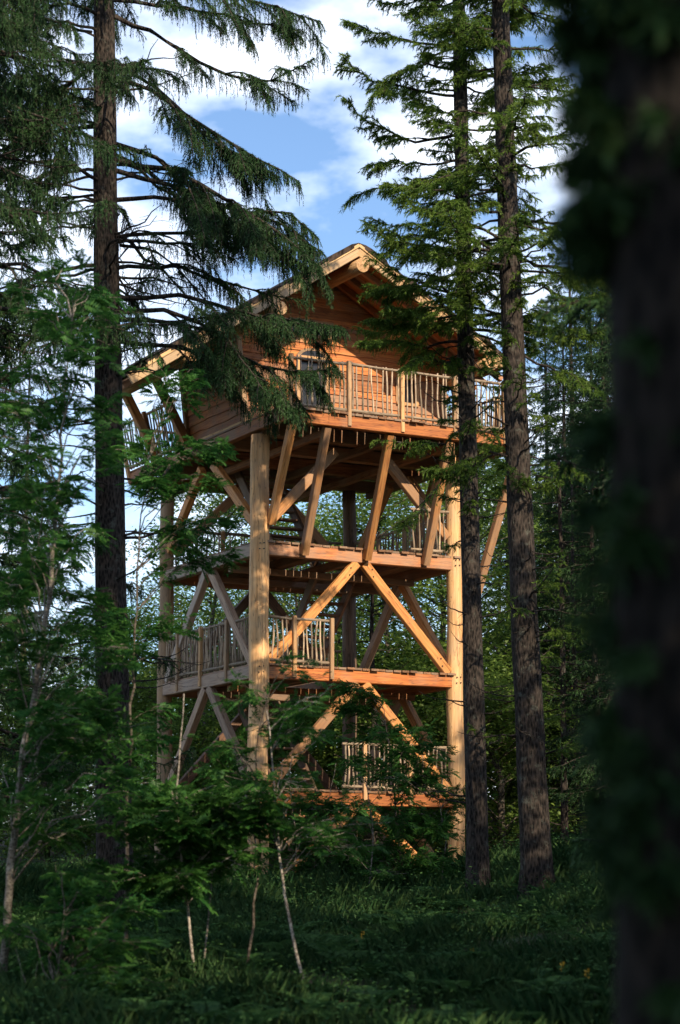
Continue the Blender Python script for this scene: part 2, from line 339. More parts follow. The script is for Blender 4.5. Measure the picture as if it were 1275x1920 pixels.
# lambda braces between the levels, on the four faces
def braces(zlo, zhi, faces):
    for fc in faces:
        for side in (0, 1):
            e = 0.2 if side == 0 else W - 0.2; m_ = W / 2 + (-0.09 if side == 0 else 0.09)
            if fc == 'front': p, q = (e, -0.03, zlo), (m_, -0.03, zhi)
            if fc == 'left': p, q = (-0.03, e, zlo), (-0.03, m_, zhi)
            if fc == 'right': p, q = (W + 0.02, e, zlo), (W + 0.02, m_, zhi)
            if fc == 'back': p, q = (e, W + 0.02, zlo), (m_, W + 0.02, zhi)
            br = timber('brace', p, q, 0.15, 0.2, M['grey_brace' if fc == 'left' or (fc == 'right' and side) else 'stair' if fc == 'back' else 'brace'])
            if fc == 'front':
                Lb = (Vector(q) - Vector(p)).length
                for u, v in ((.22, -.04), (.36, .04), (Lb - .2, .04), (Lb - .33, -.04)):
                    mb = MB(); mb.tube([(u, -.07, v), (u, -.092, v)], .016, 6); mb.tube([(u, .07, v), (u, .092, v)], .016, 6); mb.build('bolt', M['iron'], br)
for lo, hi in ((0.15, L1 - .27), (L1 + .06, L2 - .27), (L2 + .06, L3 - .27)):
    braces(lo, hi, ('front', 'left', 'right', 'back'))
# knee braces under the cabin
for a, b_ in (((0.2, -.02, L3 + .45), (1.75, -.02, L4 - .5)), ((W - .2, -.02, L3 + .45), (W - 1.75, -.02, L4 - .5)),
              ((-.02, .2, L3 + .45), (-.02, 2.2, L4 - .55)), ((-.02, W - .2, L3 + .45), (-.02, W - 1.9, L4 - .55)),
              ((W, .2, L3 + .45), (W, 1.9, L4 - .5)), ((W, W - .2, L3 + .45), (W, W - 1.9, L4 - .5)),
              ((.2, W, L3 + .45), (1.9, W, L4 - .5)), ((W - .2, W, L3 + .45), (W - 1.9, W, L4 - .5))):
    timber('brace', a, b_, 0.15, 0.2, M['brace'])
# outward struts that carry the balcony
for xx in (0.16, 0.95, 2.44, 3.88):
    timber('strut', (xx, -0.17 if xx > .5 else -0.2, L3 - 0.2 if xx > .5 else L3 + .38), (xx, -1.16, L4 - 0.27), 0.15, 0.17, M['brace'])
timber('strut', (W + .14, -.12, 5.5), (BX1 - .08, -1.1, L4 - .28), 0.15, 0.17, M['brace'])
timber('strut', (W + .12, 2.35, L3 - .2), (BX1 - .08, 2.35, L4 - .28), 0.15, 0.17, M['brace'])
# cabin floor frame and balcony
floor = timber('balcony_beam', (BX0, BY0, L4 - 0.13), (BX1, BY0, L4 - 0.13), 0.18, 0.26, M['beam'])
timber('balcony_beam', (BX1 - .02, BY0 + .1, L4 - 0.14), (BX1 - .02, W, L4 - 0.14), 0.16, 0.24, M['beam'])
timber('balcony_beam', (BX0, BY0 + .1, L4 - 0.14), (BX0, 6.6, L4 - 0.14), 0.16, 0.24, M['beam'])
timber('balcony_beam', (BX0, 6.62, L4 - 0.14), (W + .1, 6.62, L4 - 0.14), 0.16, 0.24, M['beam'])
for yy in (0.0, 1.6, 3.1, W): timber('floor_beam', (0.0, yy, L4 - .17), (BX1 - .12, yy, L4 - .17), 0.2, 0.28, M['joist'])
for xx in (0.95, 2.44, 3.88, 5.2): timber('joist', (xx, BY0 + .09, L4 - .38), (xx, 6.5 if xx < 4.5 else W, L4 - .38), 0.13, 0.15, M['joist'])
deck_planks(floor, BX0 - .06, BX1 + .05, BY0 - .1, W, L4)
deck_planks(floor, BX0 - .06, W + .15, W + .2, 6.6, L4)

# railings: rails are the part, sticks and posts its pieces
stick_mesh = []
for i in range(7):
    mb = MB(); pts = []; n = 5; ph = random.random() * 9
    for j in range(n + 1): pts.append((j / n, 0.012 * math.sin(ph + j * 1.3), 0.012 * math.cos(ph * 1.7 + j * 1.1)))
    r = random.uniform(0.017, 0.03)
    mb.tube(pts, [r * (1.1 - 0.35 * j / n) for j in range(n + 1)], 6, jit=0.2); stick_mesh.append(mb.mesh('stick', M['stick'], True))
def railing(p0, p1, z, h, posts, space=0.125, lean=(0, 0), label=None):
    """p0, p1 in the tower's plan; lean is how far the top stands out"""
    p0 = np.array(p0, float); p1 = np.array(p1, float); L = np.linalg.norm(p1 - p0); d = (p1 - p0) / L; ln = np.array(lean)
    mb = MB()
    def pt(s, zz): q = p0 + d * s + ln * (zz / h); return (q[0], q[1], z + zz)
    n = max(3, int(L / 0.5))
    mb.tube([np.add(pt(L * i / n, h), (0, 0, random.uniform(-.015, .015))) for i in range(n + 1)], [0.032 * random.uniform(.85, 1.15) for _ in range(n + 1)], 7)
    mb.tube([np.add(pt(L * i / n, 0.12), (0, 0, random.uniform(-.012, .012))) for i in range(n + 1)], [0.036 * random.uniform(.85, 1.15) for _ in range(n + 1)], 7)
    rail = mb.build('railing', M['stick'], tower, True)
    if label: rail['label'] = label
    s = 0.07
    while s < L - 0.03:
        if min([abs(s - q) for q in posts] + [9]) > 0.07:
            o = bpy.data.objects.new('stick', random.choice(stick_mesh)); link(o, rail)
            a = np.array(pt(s + random.uniform(-.02, .02), 0.06)); b_ = np.array(pt(s + random.uniform(-.03, .03), h + random.uniform(-.01, .06)))
            orient(o, a, b_, random.random() * 6)
            ln_ = np.linalg.norm(b_ - a); o.matrix_basis = o.matrix_basis @ Matrix.Diagonal((ln_, 1, 1, 1))
        s += space * random.uniform(0.75, 1.25)
    for q in posts:
        a = pt(q, -0.22); b_ = pt(q, h + 0.05); off = unit(np.array([d[1], -d[0]])) * 0.045
        timber('post', (a[0] + off[0], a[1] + off[1], a[2]), (b_[0] + off[0], b_[1] + off[1], b_[2]), 0.085, 0.1, M['post'], rail)
    return rail
railing((0.0, BY0 - .03), (BX1, BY0 - .03), L4, 1.1, (0.05, 1.4, 2.67, 3.95, 5.2, 5.7), 0.12)
railing((BX1 + .02, BY0), (BX1 + .02, W), L4, 1.1, (1.2, 2.5, 3.8, 5.6), 0.13)
railing((BX0 - .05, 6.6), (BX0 - .05, 3.5), L4, 1.1, (0.05, 1.5, 3.0), 0.13, (-.25, 0))
railing((0.2, 6.66), (W, 6.66), L4, 1.1, (1.5, 3.0), 0.14)
railing((-.06, W - .15), (-.06, 0.2), L2, 1.02, (0.75, 1.95, 3.25), 0.095)
railing((0.2, -.09), (1.66, -.09), L2, 1.0, (0.55, 1.42), 0.11)
railing((W + .06, 0.1), (W + .06, W - .15), L3, 1.0, (0.9, 2.2, 3.4), 0.12)
railing((W - 1.15, -.12), (W - .2, -.12), L3, 1.0, (), 0.11)
railing((0.2, W + .06), (W - .2, W + .06), L3, 1.0, (1.2, 2.4, 3.5), 0.14)
railing((0.2, W + .06), (W - .2, W + .06), L2, 1.0, (1.2, 2.4, 3.5), 0.14)
railing((1.9, -.09), (W - .2, -.09), L1, 1.0, (0.5, 1.6), 0.11)
railing((W + .06, 0.1), (W + .06, W - .15), L1, 1.0, (0.9, 2.2, 3.4), 0.12)
# stairs zigzag inside the frame
def flight(x, ya, za, yb, zb):
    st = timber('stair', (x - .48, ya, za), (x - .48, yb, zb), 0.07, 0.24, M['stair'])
    inv = st.matrix_basis.inverted()
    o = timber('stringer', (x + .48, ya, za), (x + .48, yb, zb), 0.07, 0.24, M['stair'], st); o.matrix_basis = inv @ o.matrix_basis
    n = 11
    for i in range(n):
        f = (i + 0.5) / n; y = ya + (yb - ya) * f; z = za + (zb - za) * f + .03
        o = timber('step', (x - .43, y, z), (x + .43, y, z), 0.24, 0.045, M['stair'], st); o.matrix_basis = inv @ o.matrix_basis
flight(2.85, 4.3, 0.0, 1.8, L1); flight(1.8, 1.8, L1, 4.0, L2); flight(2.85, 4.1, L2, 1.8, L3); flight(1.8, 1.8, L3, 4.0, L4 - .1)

# ---- cabin: walls of wavy-edged boards, gabled roof
RX, RZ, SLL, SLR = 1.66, 13.42, 0.655, 0.565       # ridge plan position, height of the soffit there, slopes
EL, ER = -3.5, 5.4                                  # eaves
def soffit(x): return RZ - (SLL * (RX - x) if x < RX else SLR * (x - RX))
CY1 = 3.4
def board(parent, axis, pos, a0, a1, b0, b1, zlo, zhi, outn, lean=0.0, m=None):
    """one wavy board; a0..a1 its run at the bottom edge, b0..b1 at the top edge"""
    n = max(2, int((a1 - a0) / 0.25)); th = 0.035; vs = []; fs = []; ph = random.random() * 9
    for i in range(n + 1):
        f = i / n; wv = 0.018 * math.sin(ph + f * (a1 - a0) * 2.1) + 0.008 * math.sin(ph * 2 + f * (a1 - a0) * 7)
        for run, zz, k in ((a0 + (a1 - a0) * f, zlo - 0.02 + wv, 0.03), (b0 + (b1 - b0) * f, zhi, 0.0)):
            for q in (k + th, k):
                o_ = pos + outn * (q + lean * (zz - L4))
                vs.append((run, o_, zz) if axis == 'x' else (o_, run, zz))
    for i in range(n):
        q = i * 4; r = q + 4
        fs += [(q, r, r + 2, q + 2), (q + 1, q + 3, r + 3, r + 1), (q, q + 1, r + 1, r), (q + 2, r + 2, r + 3, q + 3)]
    fs += [(0, 2, 3, 1), (n * 4, n * 4 + 1, n * 4 + 3, n * 4 + 2)]
    c = np.mean(np.array(vs), 0); mb = MB(); rot = axis == 'y'
    v2 = np.array(vs) - c
    if rot: v2 = np.stack([v2[:, 1], -v2[:, 0], v2[:, 2]], 1)
    mb.add(v2, fs); o = mb.build('board', m or M['board'], parent)
    o.matrix_basis = Matrix.Translation(Vector(c)) @ (Matrix.Rotation(R(90), 4, 'Z') if rot else Matrix.Identity(4))
    return o
LEAN = 0.13
def gable(y, outn, openings):
    core = MB(); yi = y - outn * 0.03
    prof = [(0.03, L4 + .03), (W - .03, L4 + .03), (W - .03, soffit(W) - .02), (RX, RZ - .02), (0.03, soffit(0) - .02)]
    # sill plate carries the boards
    wall = timber('cabin_wall', (-.02, y - outn * .04, L4 + .10), (W + .02, y - outn * .04, L4 + .10), 0.12, 0.1, M['beam'])
    inv = wall.matrix_basis.inverted()
    z = L4 + 0.12
    while z < RZ - 0.1:
        h = random.uniform(0.17, 0.24); zt = min(z + h, RZ - .04)
        for e in [q for op in openings for q in op[2:]]:
            if z + .02 < e < zt + .06: zt = e; break
        def run(zz):
            lo = RX - (RZ - zz) / SLL; hi = RX + (RZ - zz) / SLR
            return max(-LEAN * (zz - L4), lo), min(W, hi)
        (a0, a1), (b0, b1) = run(z), run(zt); segs = [(a0, a1, b0, b1)]
        for (x0, x1, z0, z1) in openings:
            if z < z1 - .01 and zt > z0 + .01:
                ns = []
                for (p, q, r, s) in segs:
                    if p < x0 and q > x1: ns += [(p, x0, r, x0), (x1, q, x1, s)]
                    else: ns.append((p, q, r, s))
                segs = ns
        for s in segs:
            if s[1] - s[0] > 0.08:
                o = board(wall, 'x', y, *s, z, zt, outn); o.matrix_basis = inv @ o.matrix_basis
        z = zt
    for (x0, x1, z0, z1) in openings:
        mb = MB(); mb.box((x0, y - outn * .05 - .01, z0), (x1, y - outn * .05 + .01, z1)); pn = mb.build('window', M['glass'], wall); pn.matrix_basis = inv
        for a, b_ in (((x0 - .06, y + outn * .05, z1 + .03), (x1 + .06, y + outn * .05, z1 + .03)), ((x0 - .06, y + outn * .05, z0 - .03), (x1 + .06, y + outn * .05, z0 - .03)),
                      ((x0 - .03, y + outn * .05, z0), (x0 - .03, y + outn * .05, z1)), ((x1 + .03, y + outn * .05, z0), (x1 + .03, y + outn * .05, z1))):
            o = timber('window_frame', a, b_, 0.09, 0.07, M['post'], wall, ch=.006); o.matrix_basis = inv @ o.matrix_basis
    return wall, inv
GY = 0.55
fw_, finv = gable(GY, -1, [(0.98, 1.92, 12.0, 12.26), (3.62, 4.05, 10.75, 11.3), (1.17, 1.8, L4 + .15, 11.45)])
# arched door head: wooden arch above the dark doorway
mb = MB(); n = 9
vs = []; fs = []
for i in range(n + 1):
    an = math.pi * i / n
    for r in (0.315, 0.40):
        for yy in (GY - .085, GY - .03): vs.append((1.485 + r * math.cos(an), yy, 11.45 + r * 0.62 * math.sin(an)))
for i in range(n):
    q = i * 4; r = q + 4
    fs += [(q, r, r + 2, q + 2), (q + 2, r + 2, r + 3, q + 3), (q, q + 1, r + 1, r), (q + 1, q + 3, r + 3, r + 1)]
mb.add(vs, fs); o = mb.build('door_arch', M['post'], fw_); o.matrix_basis = finv
mb = MB(); mb.add([(1.485, GY - .078, 11.45)] + [(1.485 + .315 * math.cos(math.pi * i / n), GY - .078, 11.45 + .195 * math.sin(math.pi * i / n)) for i in range(n + 1)], [(0, i + 2, i + 1) for i in range(n)][::-1])
o = mb.build('door_fanlight', M['glass'], fw_); o.matrix_basis = finv
gable(CY1, 1, [(2.4, 3.3, L4 + .15, 11.9)])
for (x, outn, lean) in ((0.0, -1, LEAN), (W, 1, 0.0)):
    wall = timber('cabin_wall', (x - outn * .05, GY + .05, L4 + .1), (x - outn * .05, CY1 - .06, L4 + .1), 0.12, 0.1, M['beam']); inv = wall.matrix_basis.inverted()
    z = L4 + .12
    top = soffit(x + outn * lean * 2) - .05
    while z < top - 0.06:
        zt = min(z + random.uniform(0.18, 0.25), top)
        o = board(wall, 'y', x, GY + .02, CY1 - .02, GY + .02, CY1 - .02, z, zt, outn, lean); o.matrix_basis = inv @ o.matrix_basis
        z = zt
    for yy in (GY - .03, CY1):
        o = timber('corner_post', (x + outn * .07, yy, L4), (x + outn * (.07 + lean * 2), yy, top), 0.12, 0.13, M['post'], wall); o.matrix_basis = inv @ o.matrix_basis
    if outn < 0:
        o = timber('sill_board', (x - .085, GY - .05, L4 + .04), (x - .085, CY1 + .05, L4 + .04), 0.05, 0.16, M['barge'], wall); o.matrix_basis = inv @ o.matrix_basis
# leaning posts that hold the eaves
for yy in (3.32, 5.0): timber('eave_post', (-.1, yy, L4 + .02 if yy > 0 else L4 + .02), (-1.0, yy, soffit(-1.0) - .22), 0.15, 0.19, M['brace'])
# roof
RY0, RY1 = -1.2, 5.3
XC = -1.2
def back_y(x): return RY1 if x > XC else 0.3 + (RY1 - 0.3) * (x - EL) / (XC - EL)
def eave_x(y): return EL if y < 0.3 else EL + (XC - EL) * (y - 0.3) / (RY1 - 0.3)
ridge = logpole('ridge_log', (RX, RY0 - .22, RZ - .33), (RX, RY1, RZ - .33), 0.155, 0.15, M['log'], wob=.004)
for (x, r) in ((-.25, .15), (-2.2, .12), (3.4, .12), (4.85, .15)):
    logpole('purlin', (x, RY0 - .2, soffit(x) - r - .10), (x, back_y(x), soffit(x) - r - .10), r, r, M['log'], wob=.004)
roof = MB()
def edge(x, y): return 0.025 * math.sin(x * 7 + y * 3) + 0.02 * math.sin(x * 17 + 1.3)
for (xa, xb) in ((EL, RX), (RX, ER)):
    n = 26; vs = []; fs = []
    for i in range(n + 1):
        x = xa + (xb - xa) * i / n; z = soffit(x)
        for y, k in ((RY0 - .10, 0), (back_y(x) + .1, 1)):
            e = edge(x, y * 5)
            vs += [(x, y + (e if k else -e), z + .13), (x, y + (e if k else -e), z + .235 + e)]
    for i in range(n):
        q = i * 4; r = q + 4
        fs += [(q, q + 2, r + 2, r), (q + 1, r + 1, r + 3, q + 3), (q, r, r + 1, q + 1), (q + 2, q + 3, r + 3, r + 2)]
    fs += [(0, 1, 3, 2), (n * 4, n * 4 + 2, n * 4 + 3, n * 4 + 1)]
    roof.add(vs, fs)
rf = roof.build('roof', M['roof'], tower); rf['label'] = 'dark bark roof covering with ragged edge'
for (xa, xb, sgn) in ((EL + .02, RX, 1), (RX, ER - .02, -1)):
    n = 30; w = (RY1 - RY0) / n
    for i in range(n):
        y = RY0 + w * (i + .5)
        xs = max(xa, eave_x(y) + .02); timber('soffit_board', (xs, y, soffit(xs) + .055), (xb, y, soffit(xb) + .055), w - .012, 0.03, M['board'], rf, ch=.004)
    for y in (-.75, -.15, .35, 1.5, 2.7, 3.9, 5.0):
        xs = max(xa, eave_x(y)) + .05; timber('rafter', (xs, y, soffit(xs) - .035), (xb - sgn * .12, y, soffit(xb - sgn * .12) - .035), 0.11, 0.13, M['beam'], rf)
    for y in (RY0 - .04, RY1 + .04):
        if y > 0 and sgn > 0: xa = XC
        timber('barge_board', (xa, y, soffit(xa) + .035), (xb, y, soffit(xb) + .035), 0.05, 0.24, M['barge'], rf)
        timber('barge_trim', (xa, y + (-.035 if y < 0 else .035), soffit(xa) + .13), (xb, y + (-.035 if y < 0 else .035), soffit(xb) + .13), 0.03, 0.07, M['barge'], rf, ch=.005)

# ------------------------------------------------------------------ trees
def leaf_cloud(me_name, quads, m): return poly_mesh(me_name, np.concatenate(quads), m)
def spruce_meshes(name, pts, radii, limbs, needle, seed, bl=0.55, droop=0.9, dens=20, K=15, tuft=(0.075, 0.02), bare=0.35, sub=1.8, barkm='spruce_bark'):
    """pts: trunk line in local coordinates; limbs: list of polylines (n,3); returns (wood mesh, needle mesh)"""
    g = np.random.default_rng(seed); mb = MB()
    mb.tube(pts, radii, 16, jit=0.07)
    base, dirs, lens, dr = [], [], [], []
    more = []
    for lp, fol in limbs:
        Ln = np.linalg.norm(np.diff(lp, axis=0), axis=1).sum(); n = len(lp)
        if fol > .3 and Ln > .9:
            for k in range(int(Ln * sub)):
                tt = g.uniform(bare * .7, .92); i = min(int(tt * (n - 1)), n - 2); p = lp[i]; tg = unit(lp[i + 1] - lp[i])
                h = unit(tg + unit(np.cross(tg, [0, 0, 1.0])) * g.choice([-1, 1]) * g.uniform(.5, 1.3)); l = Ln * (1 - tt * .75) * g.uniform(.25, .55)
                m_ = np.linspace(0, 1, 5)[:, None]; c = p + h * l * m_ + np.array([0, 0, -1.0]) * l * droop * g.uniform(.1, .5) * m_ ** 2 + np.array([0, 0, 1.0]) * l * g.uniform(-.1, .25) * m_
                more.append((c, fol * .9))
    limbs = limbs + more
    for lp, fol in limbs:
        n = len(lp); seg = np.linalg.norm(np.diff(lp, axis=0), axis=1); Ln = seg.sum()
        r0 = 0.009 + 0.0095 * Ln
        mb.tube(lp, [r0 * (1 - 0.82 * i / (n - 1)) for i in range(n)], 5, caps=False)
        if fol <= 0: 
            for _ in range(int(Ln * 5)):
                tt = g.uniform(0.2, 1); i = min(int(tt * (n - 1)), n - 2); p = lp[i] + (lp[i + 1] - lp[i]) * (tt * (n - 1) - i)
                dv = g.normal(size=3) * 0.6; dv[2] = -abs(dv[2]) * .6; q = p + dv * g.uniform(.1, .35)
                mb.tube([p, (p + q) / 2 + g.normal(size=3) * .015, q], [.005, .004, .002], 3, caps=False)
            continue
        nb = int(Ln * dens * fol); tt = np.sort(bare + (1 - bare) * g.random(nb) ** 0.85); s = tt * (n - 1); i = np.minimum(s.astype(int), n - 2)
        p = lp[i] + (lp[i + 1] - lp[i]) * (s - i)[:, None]; tg = unit(lp[i + 1] - lp[i])
        side = unit(np.cross(tg, [0, 0, 1.0])) * np.where(g.random(nb) < .5, -1, 1)[:, None]
        d = side * g.uniform(.3, 1.0, (nb, 1)) + tg * g.uniform(.2, .9, (nb, 1)) + g.normal(size=(nb, 3)) * .15
        base.append(p); dirs.append(unit(d)); lens.append(bl * g.uniform(.45, 1.1, nb) * (1.05 - .45 * tt) * min(1, .55 + Ln / 4)); dr.append(droop * g.uniform(.35, 1.3, nb))
        for q in range(0, nb, 3):                       # thin twigs
            a = p[q]; l = lens[-1][q]; e = a + dirs[-1][q] * l * (1 - .3 * dr[-1][q]) + np.array([0, 0, -1]) * l * dr[-1][q] * .7
            m_ = a + dirs[-1][q] * l * .55 + np.array([0, 0, -1]) * l * dr[-1][q] * .2
            mb.tube([a, m_, e], [.005, .004, .002], 3, caps=False)
    wood_me = mb.mesh(name + '_wood', M[barkm], True)
    B = np.concatenate(base); Dv = np.concatenate(dirs); Ls = np.concatenate(lens); Dr = np.concatenate(dr); N = len(B)
    tt = (np.arange(K) + .5) / K; tt = tt[None, :] + g.uniform(-.5, .5, (N, K)) / K
    l = Ls[:, None, None]; T = tt[..., None]; dd = Dr[:, None, None]
    down = np.array([0, 0, -1.0])
    pos = B[:, None] + Dv[:, None] * l * T * (1 - .3 * dd * T) + down * l * dd * .7 * T ** 2
    tan = unit(Dv[:, None] * (1 - .6 * dd * T) + down * dd * 1.4 * T)
    pos = pos.reshape(-1, 3); tan = tan.reshape(-1, 3); n = len(pos)
    d = unit(tan + g.normal(size=(n, 3)) * .42)
    q = blades(pos, d, g.normal(size=(n, 3)), tuft[0] * g.uniform(.6, 1.35, n), tuft[1] * g.uniform(.7, 1.3, n))
    return wood_me, poly_mesh(name + '_needles', q, needle)
def limb_curve(p0, az, L, rise, sag, tip=0.25, n=9, g=rng):
    t = np.linspace(0, 1, n)[:, None]; h = np.array([math.cos(az), math.sin(az), 0])
    lat = np.array([-h[1], h[0], 0]) * g.normal() * .12 * L
    z = np.array([0, 0, 1.0])
    c = p0 + h * L * t + lat * t ** 2 + z * L * (rise * t - sag * t ** 2 + tip * t ** 4)
    c[1:-1] += g.normal(size=(n - 2, 3)) * .012 * L
    return c
def line_limb(pixels, D0, D1, base, n=10):
    """a limb that runs through these photograph points, from depth D0 to D1"""
    k = len(pixels); w = np.array([P(x, y, D0 + (D1 - D0) * i / (k - 1)) for i, (x, y) in enumerate(pixels)]) - base
    s = np.linspace(0, k - 1, n); i = np.minimum(s.astype(int), k - 2); f = (s - i)[:, None]
    c = w[i] + (w[i + 1] - w[i]) * f; c[1:-1] += rng.normal(size=(n - 2, 3)) * .02; return c
def trunk_line(pxs, D, top):
    """trunk through photograph points at depth D, continued to height top; local coordinates with the base at the ground"""
    w = [P(x, y, D) for x, y in pxs]; d = (w[-1] - w[0]) / (w[-1][2] - w[0][2])
    b0 = w[0] + d * (ground_z(w[0][0], w[0][1]) - w[0][2]); b0[2] = ground_z(b0[0], b0[1])
    w = [b0 + np.array([0, 0, -.25])] + [q for q in w if q[2] > b0[2] + .3]
    z = w[-1][2]; k = 0
    while z < top:
        z += 1.2; k += 1; w.append(w[-1] + np.array([d[0] * 1.2 * .6, d[1] * 1.2 * .6, 1.2]))
    return b0, np.array(w) - b0
def dense(pts, step=0.5):
    o = [pts[0]]
    for a, b_ in zip(pts[:-1], pts[1:]):
        n = max(1, int(np.linalg.norm(b_ - a) / step))
        o += [a + (b_ - a) * (i + 1) / n for i in range(n)]
    return np.array(o)
def at_h(pts, h):
    i = int(np.clip(np.searchsorted(pts[:, 2], h), 1, len(pts) - 1)); a, b_ = pts[i - 1], pts[i]
    return a + (b_ - a) * ((h - a[2]) / (b_[2] - a[2] + 1e-9))
def random_limbs(pts, zlo, zhi, n, Lfun, g, sag=(.25, .6), rise=(-.05, .3), fol=lambda z: 1.0, azf=None):
    o = []
    for _ in range(n):
        z = zlo + (zhi - zlo) * g.random(); az = g.uniform(0, 2 * math.pi) if azf is None else azf(g)
        o.append((limb_curve(at_h(pts, z), az, Lfun(z) * g.uniform(.65, 1.15), g.uniform(*rise), g.uniform(*sag), g=g), fol(z)))
    return o
def make_tree(name, base, wood_me, leaf_me, label, cat='tree', group=None, rz=0, scale=1.0):
    r = empty(name, base, rz); r.scale = (scale,) * 3; tag(r, label, cat, group)
    link(bpy.data.objects.new('trunk', wood_me), r); link(bpy.data.objects.new('crown', leaf_me), r)
    return r
def taper(pts, r0, r1, top):
    z = pts[:, 2]; f = np.clip(z / top, 0, 1); r = r0 + (r1 - r0) * f; r = r * (1 - .0 * f); r = r * (1 + .5 * np.exp(-np.maximum(z, 0) / .3))
    return list(np.maximum(r, .02))

# -- left spruce, hanging boughs in front of the cabin
g = np.random.default_rng(11)
b1, t1 = trunk_line([(214, 1600), (207, 1000), (198, 400), (195, 0)], 36.0, 22.5); t1 = dense(t1)
L1limbs = []
for px, d0, d1, fo in (([(215, 120), (300, 165), (400, 270), (440, 285), (520, 330)], 36, 35.2, 1.3), ([(215, 30), (290, 60), (400, 130), (500, 160), (590, 110)], 36, 35, 1.2),
                   ([(215, 375), (300, 370), (420, 385), (540, 420), (600, 470)], 36, 35.4, 1.5), ([(216, 150), (290, 170), (370, 230), (470, 290), (560, 340)], 36, 34.8, 1.5),
                   ([(220, 585), (300, 575), (400, 612), (455, 680), (560, 700), (630, 690)], 36, 35.0, 1.5), ([(225, 460), (300, 470), (380, 560), (420, 600)], 36, 35.6, 0.25),
                   ([(220, 600), (330, 605), (420, 625), (470, 700), (500, 740)], 36, 34.6, 1.5), ([(218, 320), (330, 350), (450, 420), (520, 470), (575, 500)], 36, 34.9, 1.6),
                   ([(216, 270), (300, 300), (420, 400), (540, 390), (590, 440)], 36, 35.6, 1.4), ([(222, 520), (290, 520), (345, 540), (400, 545)], 36, 35.5, 0),
                   ([(220, 560), (350, 555), (470, 590), (560, 600), (640, 615)], 36, 34.7, 1.8), ([(222, 640), (330, 650), (430, 690), (500, 740), (560, 770)], 36, 34.9, 1.8), ([(216, 300), (330, 320), (450, 390), (540, 450), (600, 500)], 36, 34.6, 2.0),
                   ([(216, 170), (270, 120), (275, 112)], 36, 35.7, 0), ([(216, 175), (290, 160), (380, 130)], 36, 35.4, 0.15), ([(172, 120), (100, 150), (20, 135)], 36, 35.5, .5),
                   ([(172, 330), (90, 350), (-20, 300)], 36, 35, .9), ([(172, 230), (60, 230), (-60, 180)], 36, 34.5, 1.2), ([(172, 60), (80, 40), (-30, 60)], 36, 35, 1.2),
                   ([(174, 420), (90, 430), (10, 470)], 36, 35.2, 1.2), ([(215, 0), (330, 10), (470, 40), (570, 60)], 36, 35.5, 1.4), ([(215, -60), (330, -40), (470, 0), (600, 40)], 36, 34.8, 1.5)):
    L1limbs.append((line_limb(px, d0, d1, b1), fo))
L1limbs += random_limbs(t1, 9.5, 21.5, 64, lambda z: 3.6 - .12 * (z - 9), g, sag=(.3, .7), fol=lambda z: 1.0 if z > 12 else .8)
L1limbs += random_limbs(t1, 2.0, 11.0, 44, lambda z: 1.7, g, sag=(.1, .4), fol=lambda z: 0 if g.random() < .7 else .5)
L1limbs += random_limbs(t1, 6.0, 17.0, 44, lambda z: 1.9, g, sag=(.1, .5), fol=lambda z: 0)
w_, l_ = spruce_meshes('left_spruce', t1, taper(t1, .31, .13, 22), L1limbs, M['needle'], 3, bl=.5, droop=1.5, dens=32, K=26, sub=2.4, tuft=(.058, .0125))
make_tree('spruce_tree', b1, w_, l_, 'dark spruce with drooping boughs hanging in front of the cabin gable')

# -- the two spruces in front of the right side of the tower
bA, tA = trunk_line([(895, 1580), (886, 1200), (872, 600), (860, 0)], 36.5, 23); tA = dense(tA)
def left_az(g): return R(180) + g.normal() * 1.0
A = []
for px, d0, d1, fo in (([(872, 590), (800, 600), (740, 610), (690, 600)], 36.5, 35.8, 2.6), ([(872, 560), (800, 535), (740, 545), (690, 548)], 36.5, 36, 2.0), ([(873, 640), (800, 650), (730, 640), (680, 640)], 36.5, 35.5, 2.4), ([(873, 610), (820, 615), (770, 590), (730, 575)], 36.5, 35.3, 2.4), ([(874, 670), (830, 680), (790, 670), (760, 690)], 36.5, 35.4, 1.8), ([(876, 600), (930, 590), (980, 600), (1030, 590)], 36.5, 35.6, 1.6), ([(864, 130), (800, 120), (740, 140), (690, 200)], 36.5, 35.6, 1.8), ([(866, 300), (800, 310), (740, 300), (690, 310)], 36.5, 35.6, 1.8),
                   ([(880, 790), (830, 830), (780, 830), (700, 825)], 36.5, 35.8, .8), ([(880, 870), (830, 900), (790, 960), (750, 980)], 36.5, 35.7, 1.0), ([(866, 330), (790, 350), (700, 350), (650, 380)], 36.5, 36.2, 1.2),
                   ([(866, 250), (780, 270), (690, 230), (640, 180)], 36.5, 36.8, 1.4), ([(864, 180), (780, 170), (700, 150), (645, 110)], 36.5, 36, 1.4), ([(862, 90), (780, 80), (700, 60), (650, 40)], 36.5, 37, 1.4),
                   ([(868, 420), (810, 440), (770, 450), (730, 440)], 36.5, 36, 1.0), ([(875, 620), (930, 640), (990, 650), (1060, 640)], 36.5, 36, 1.0)):
    A.append((line_limb(px, d0, d1, bA), fo))
A += random_limbs(tA, 6.5, 15.5, 60, lambda z: .65, g, sag=(0, .5), fol=lambda z: 1.3)
A += random_limbs(tA, 9.5, 22.3, 125, lambda z: 2.35 - .10 * (z - 9) - .7 * math.exp(-((z - 12.4) / 1.1) ** 2), g, sag=(.15, .45), fol=lambda z: 1.15)
A += random_limbs(tA, 1.5, 10.5, 40, lambda z: 1.1, g, sag=(.0, .3), fol=lambda z: 0 if g.random() < .8 else .5)
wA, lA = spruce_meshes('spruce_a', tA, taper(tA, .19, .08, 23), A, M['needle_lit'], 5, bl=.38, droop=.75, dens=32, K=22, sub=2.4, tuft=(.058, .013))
make_tree('spruce_tree', bA, wA, lA, 'slimmer of two spruces before the tower, its trunk crossing the right log column')
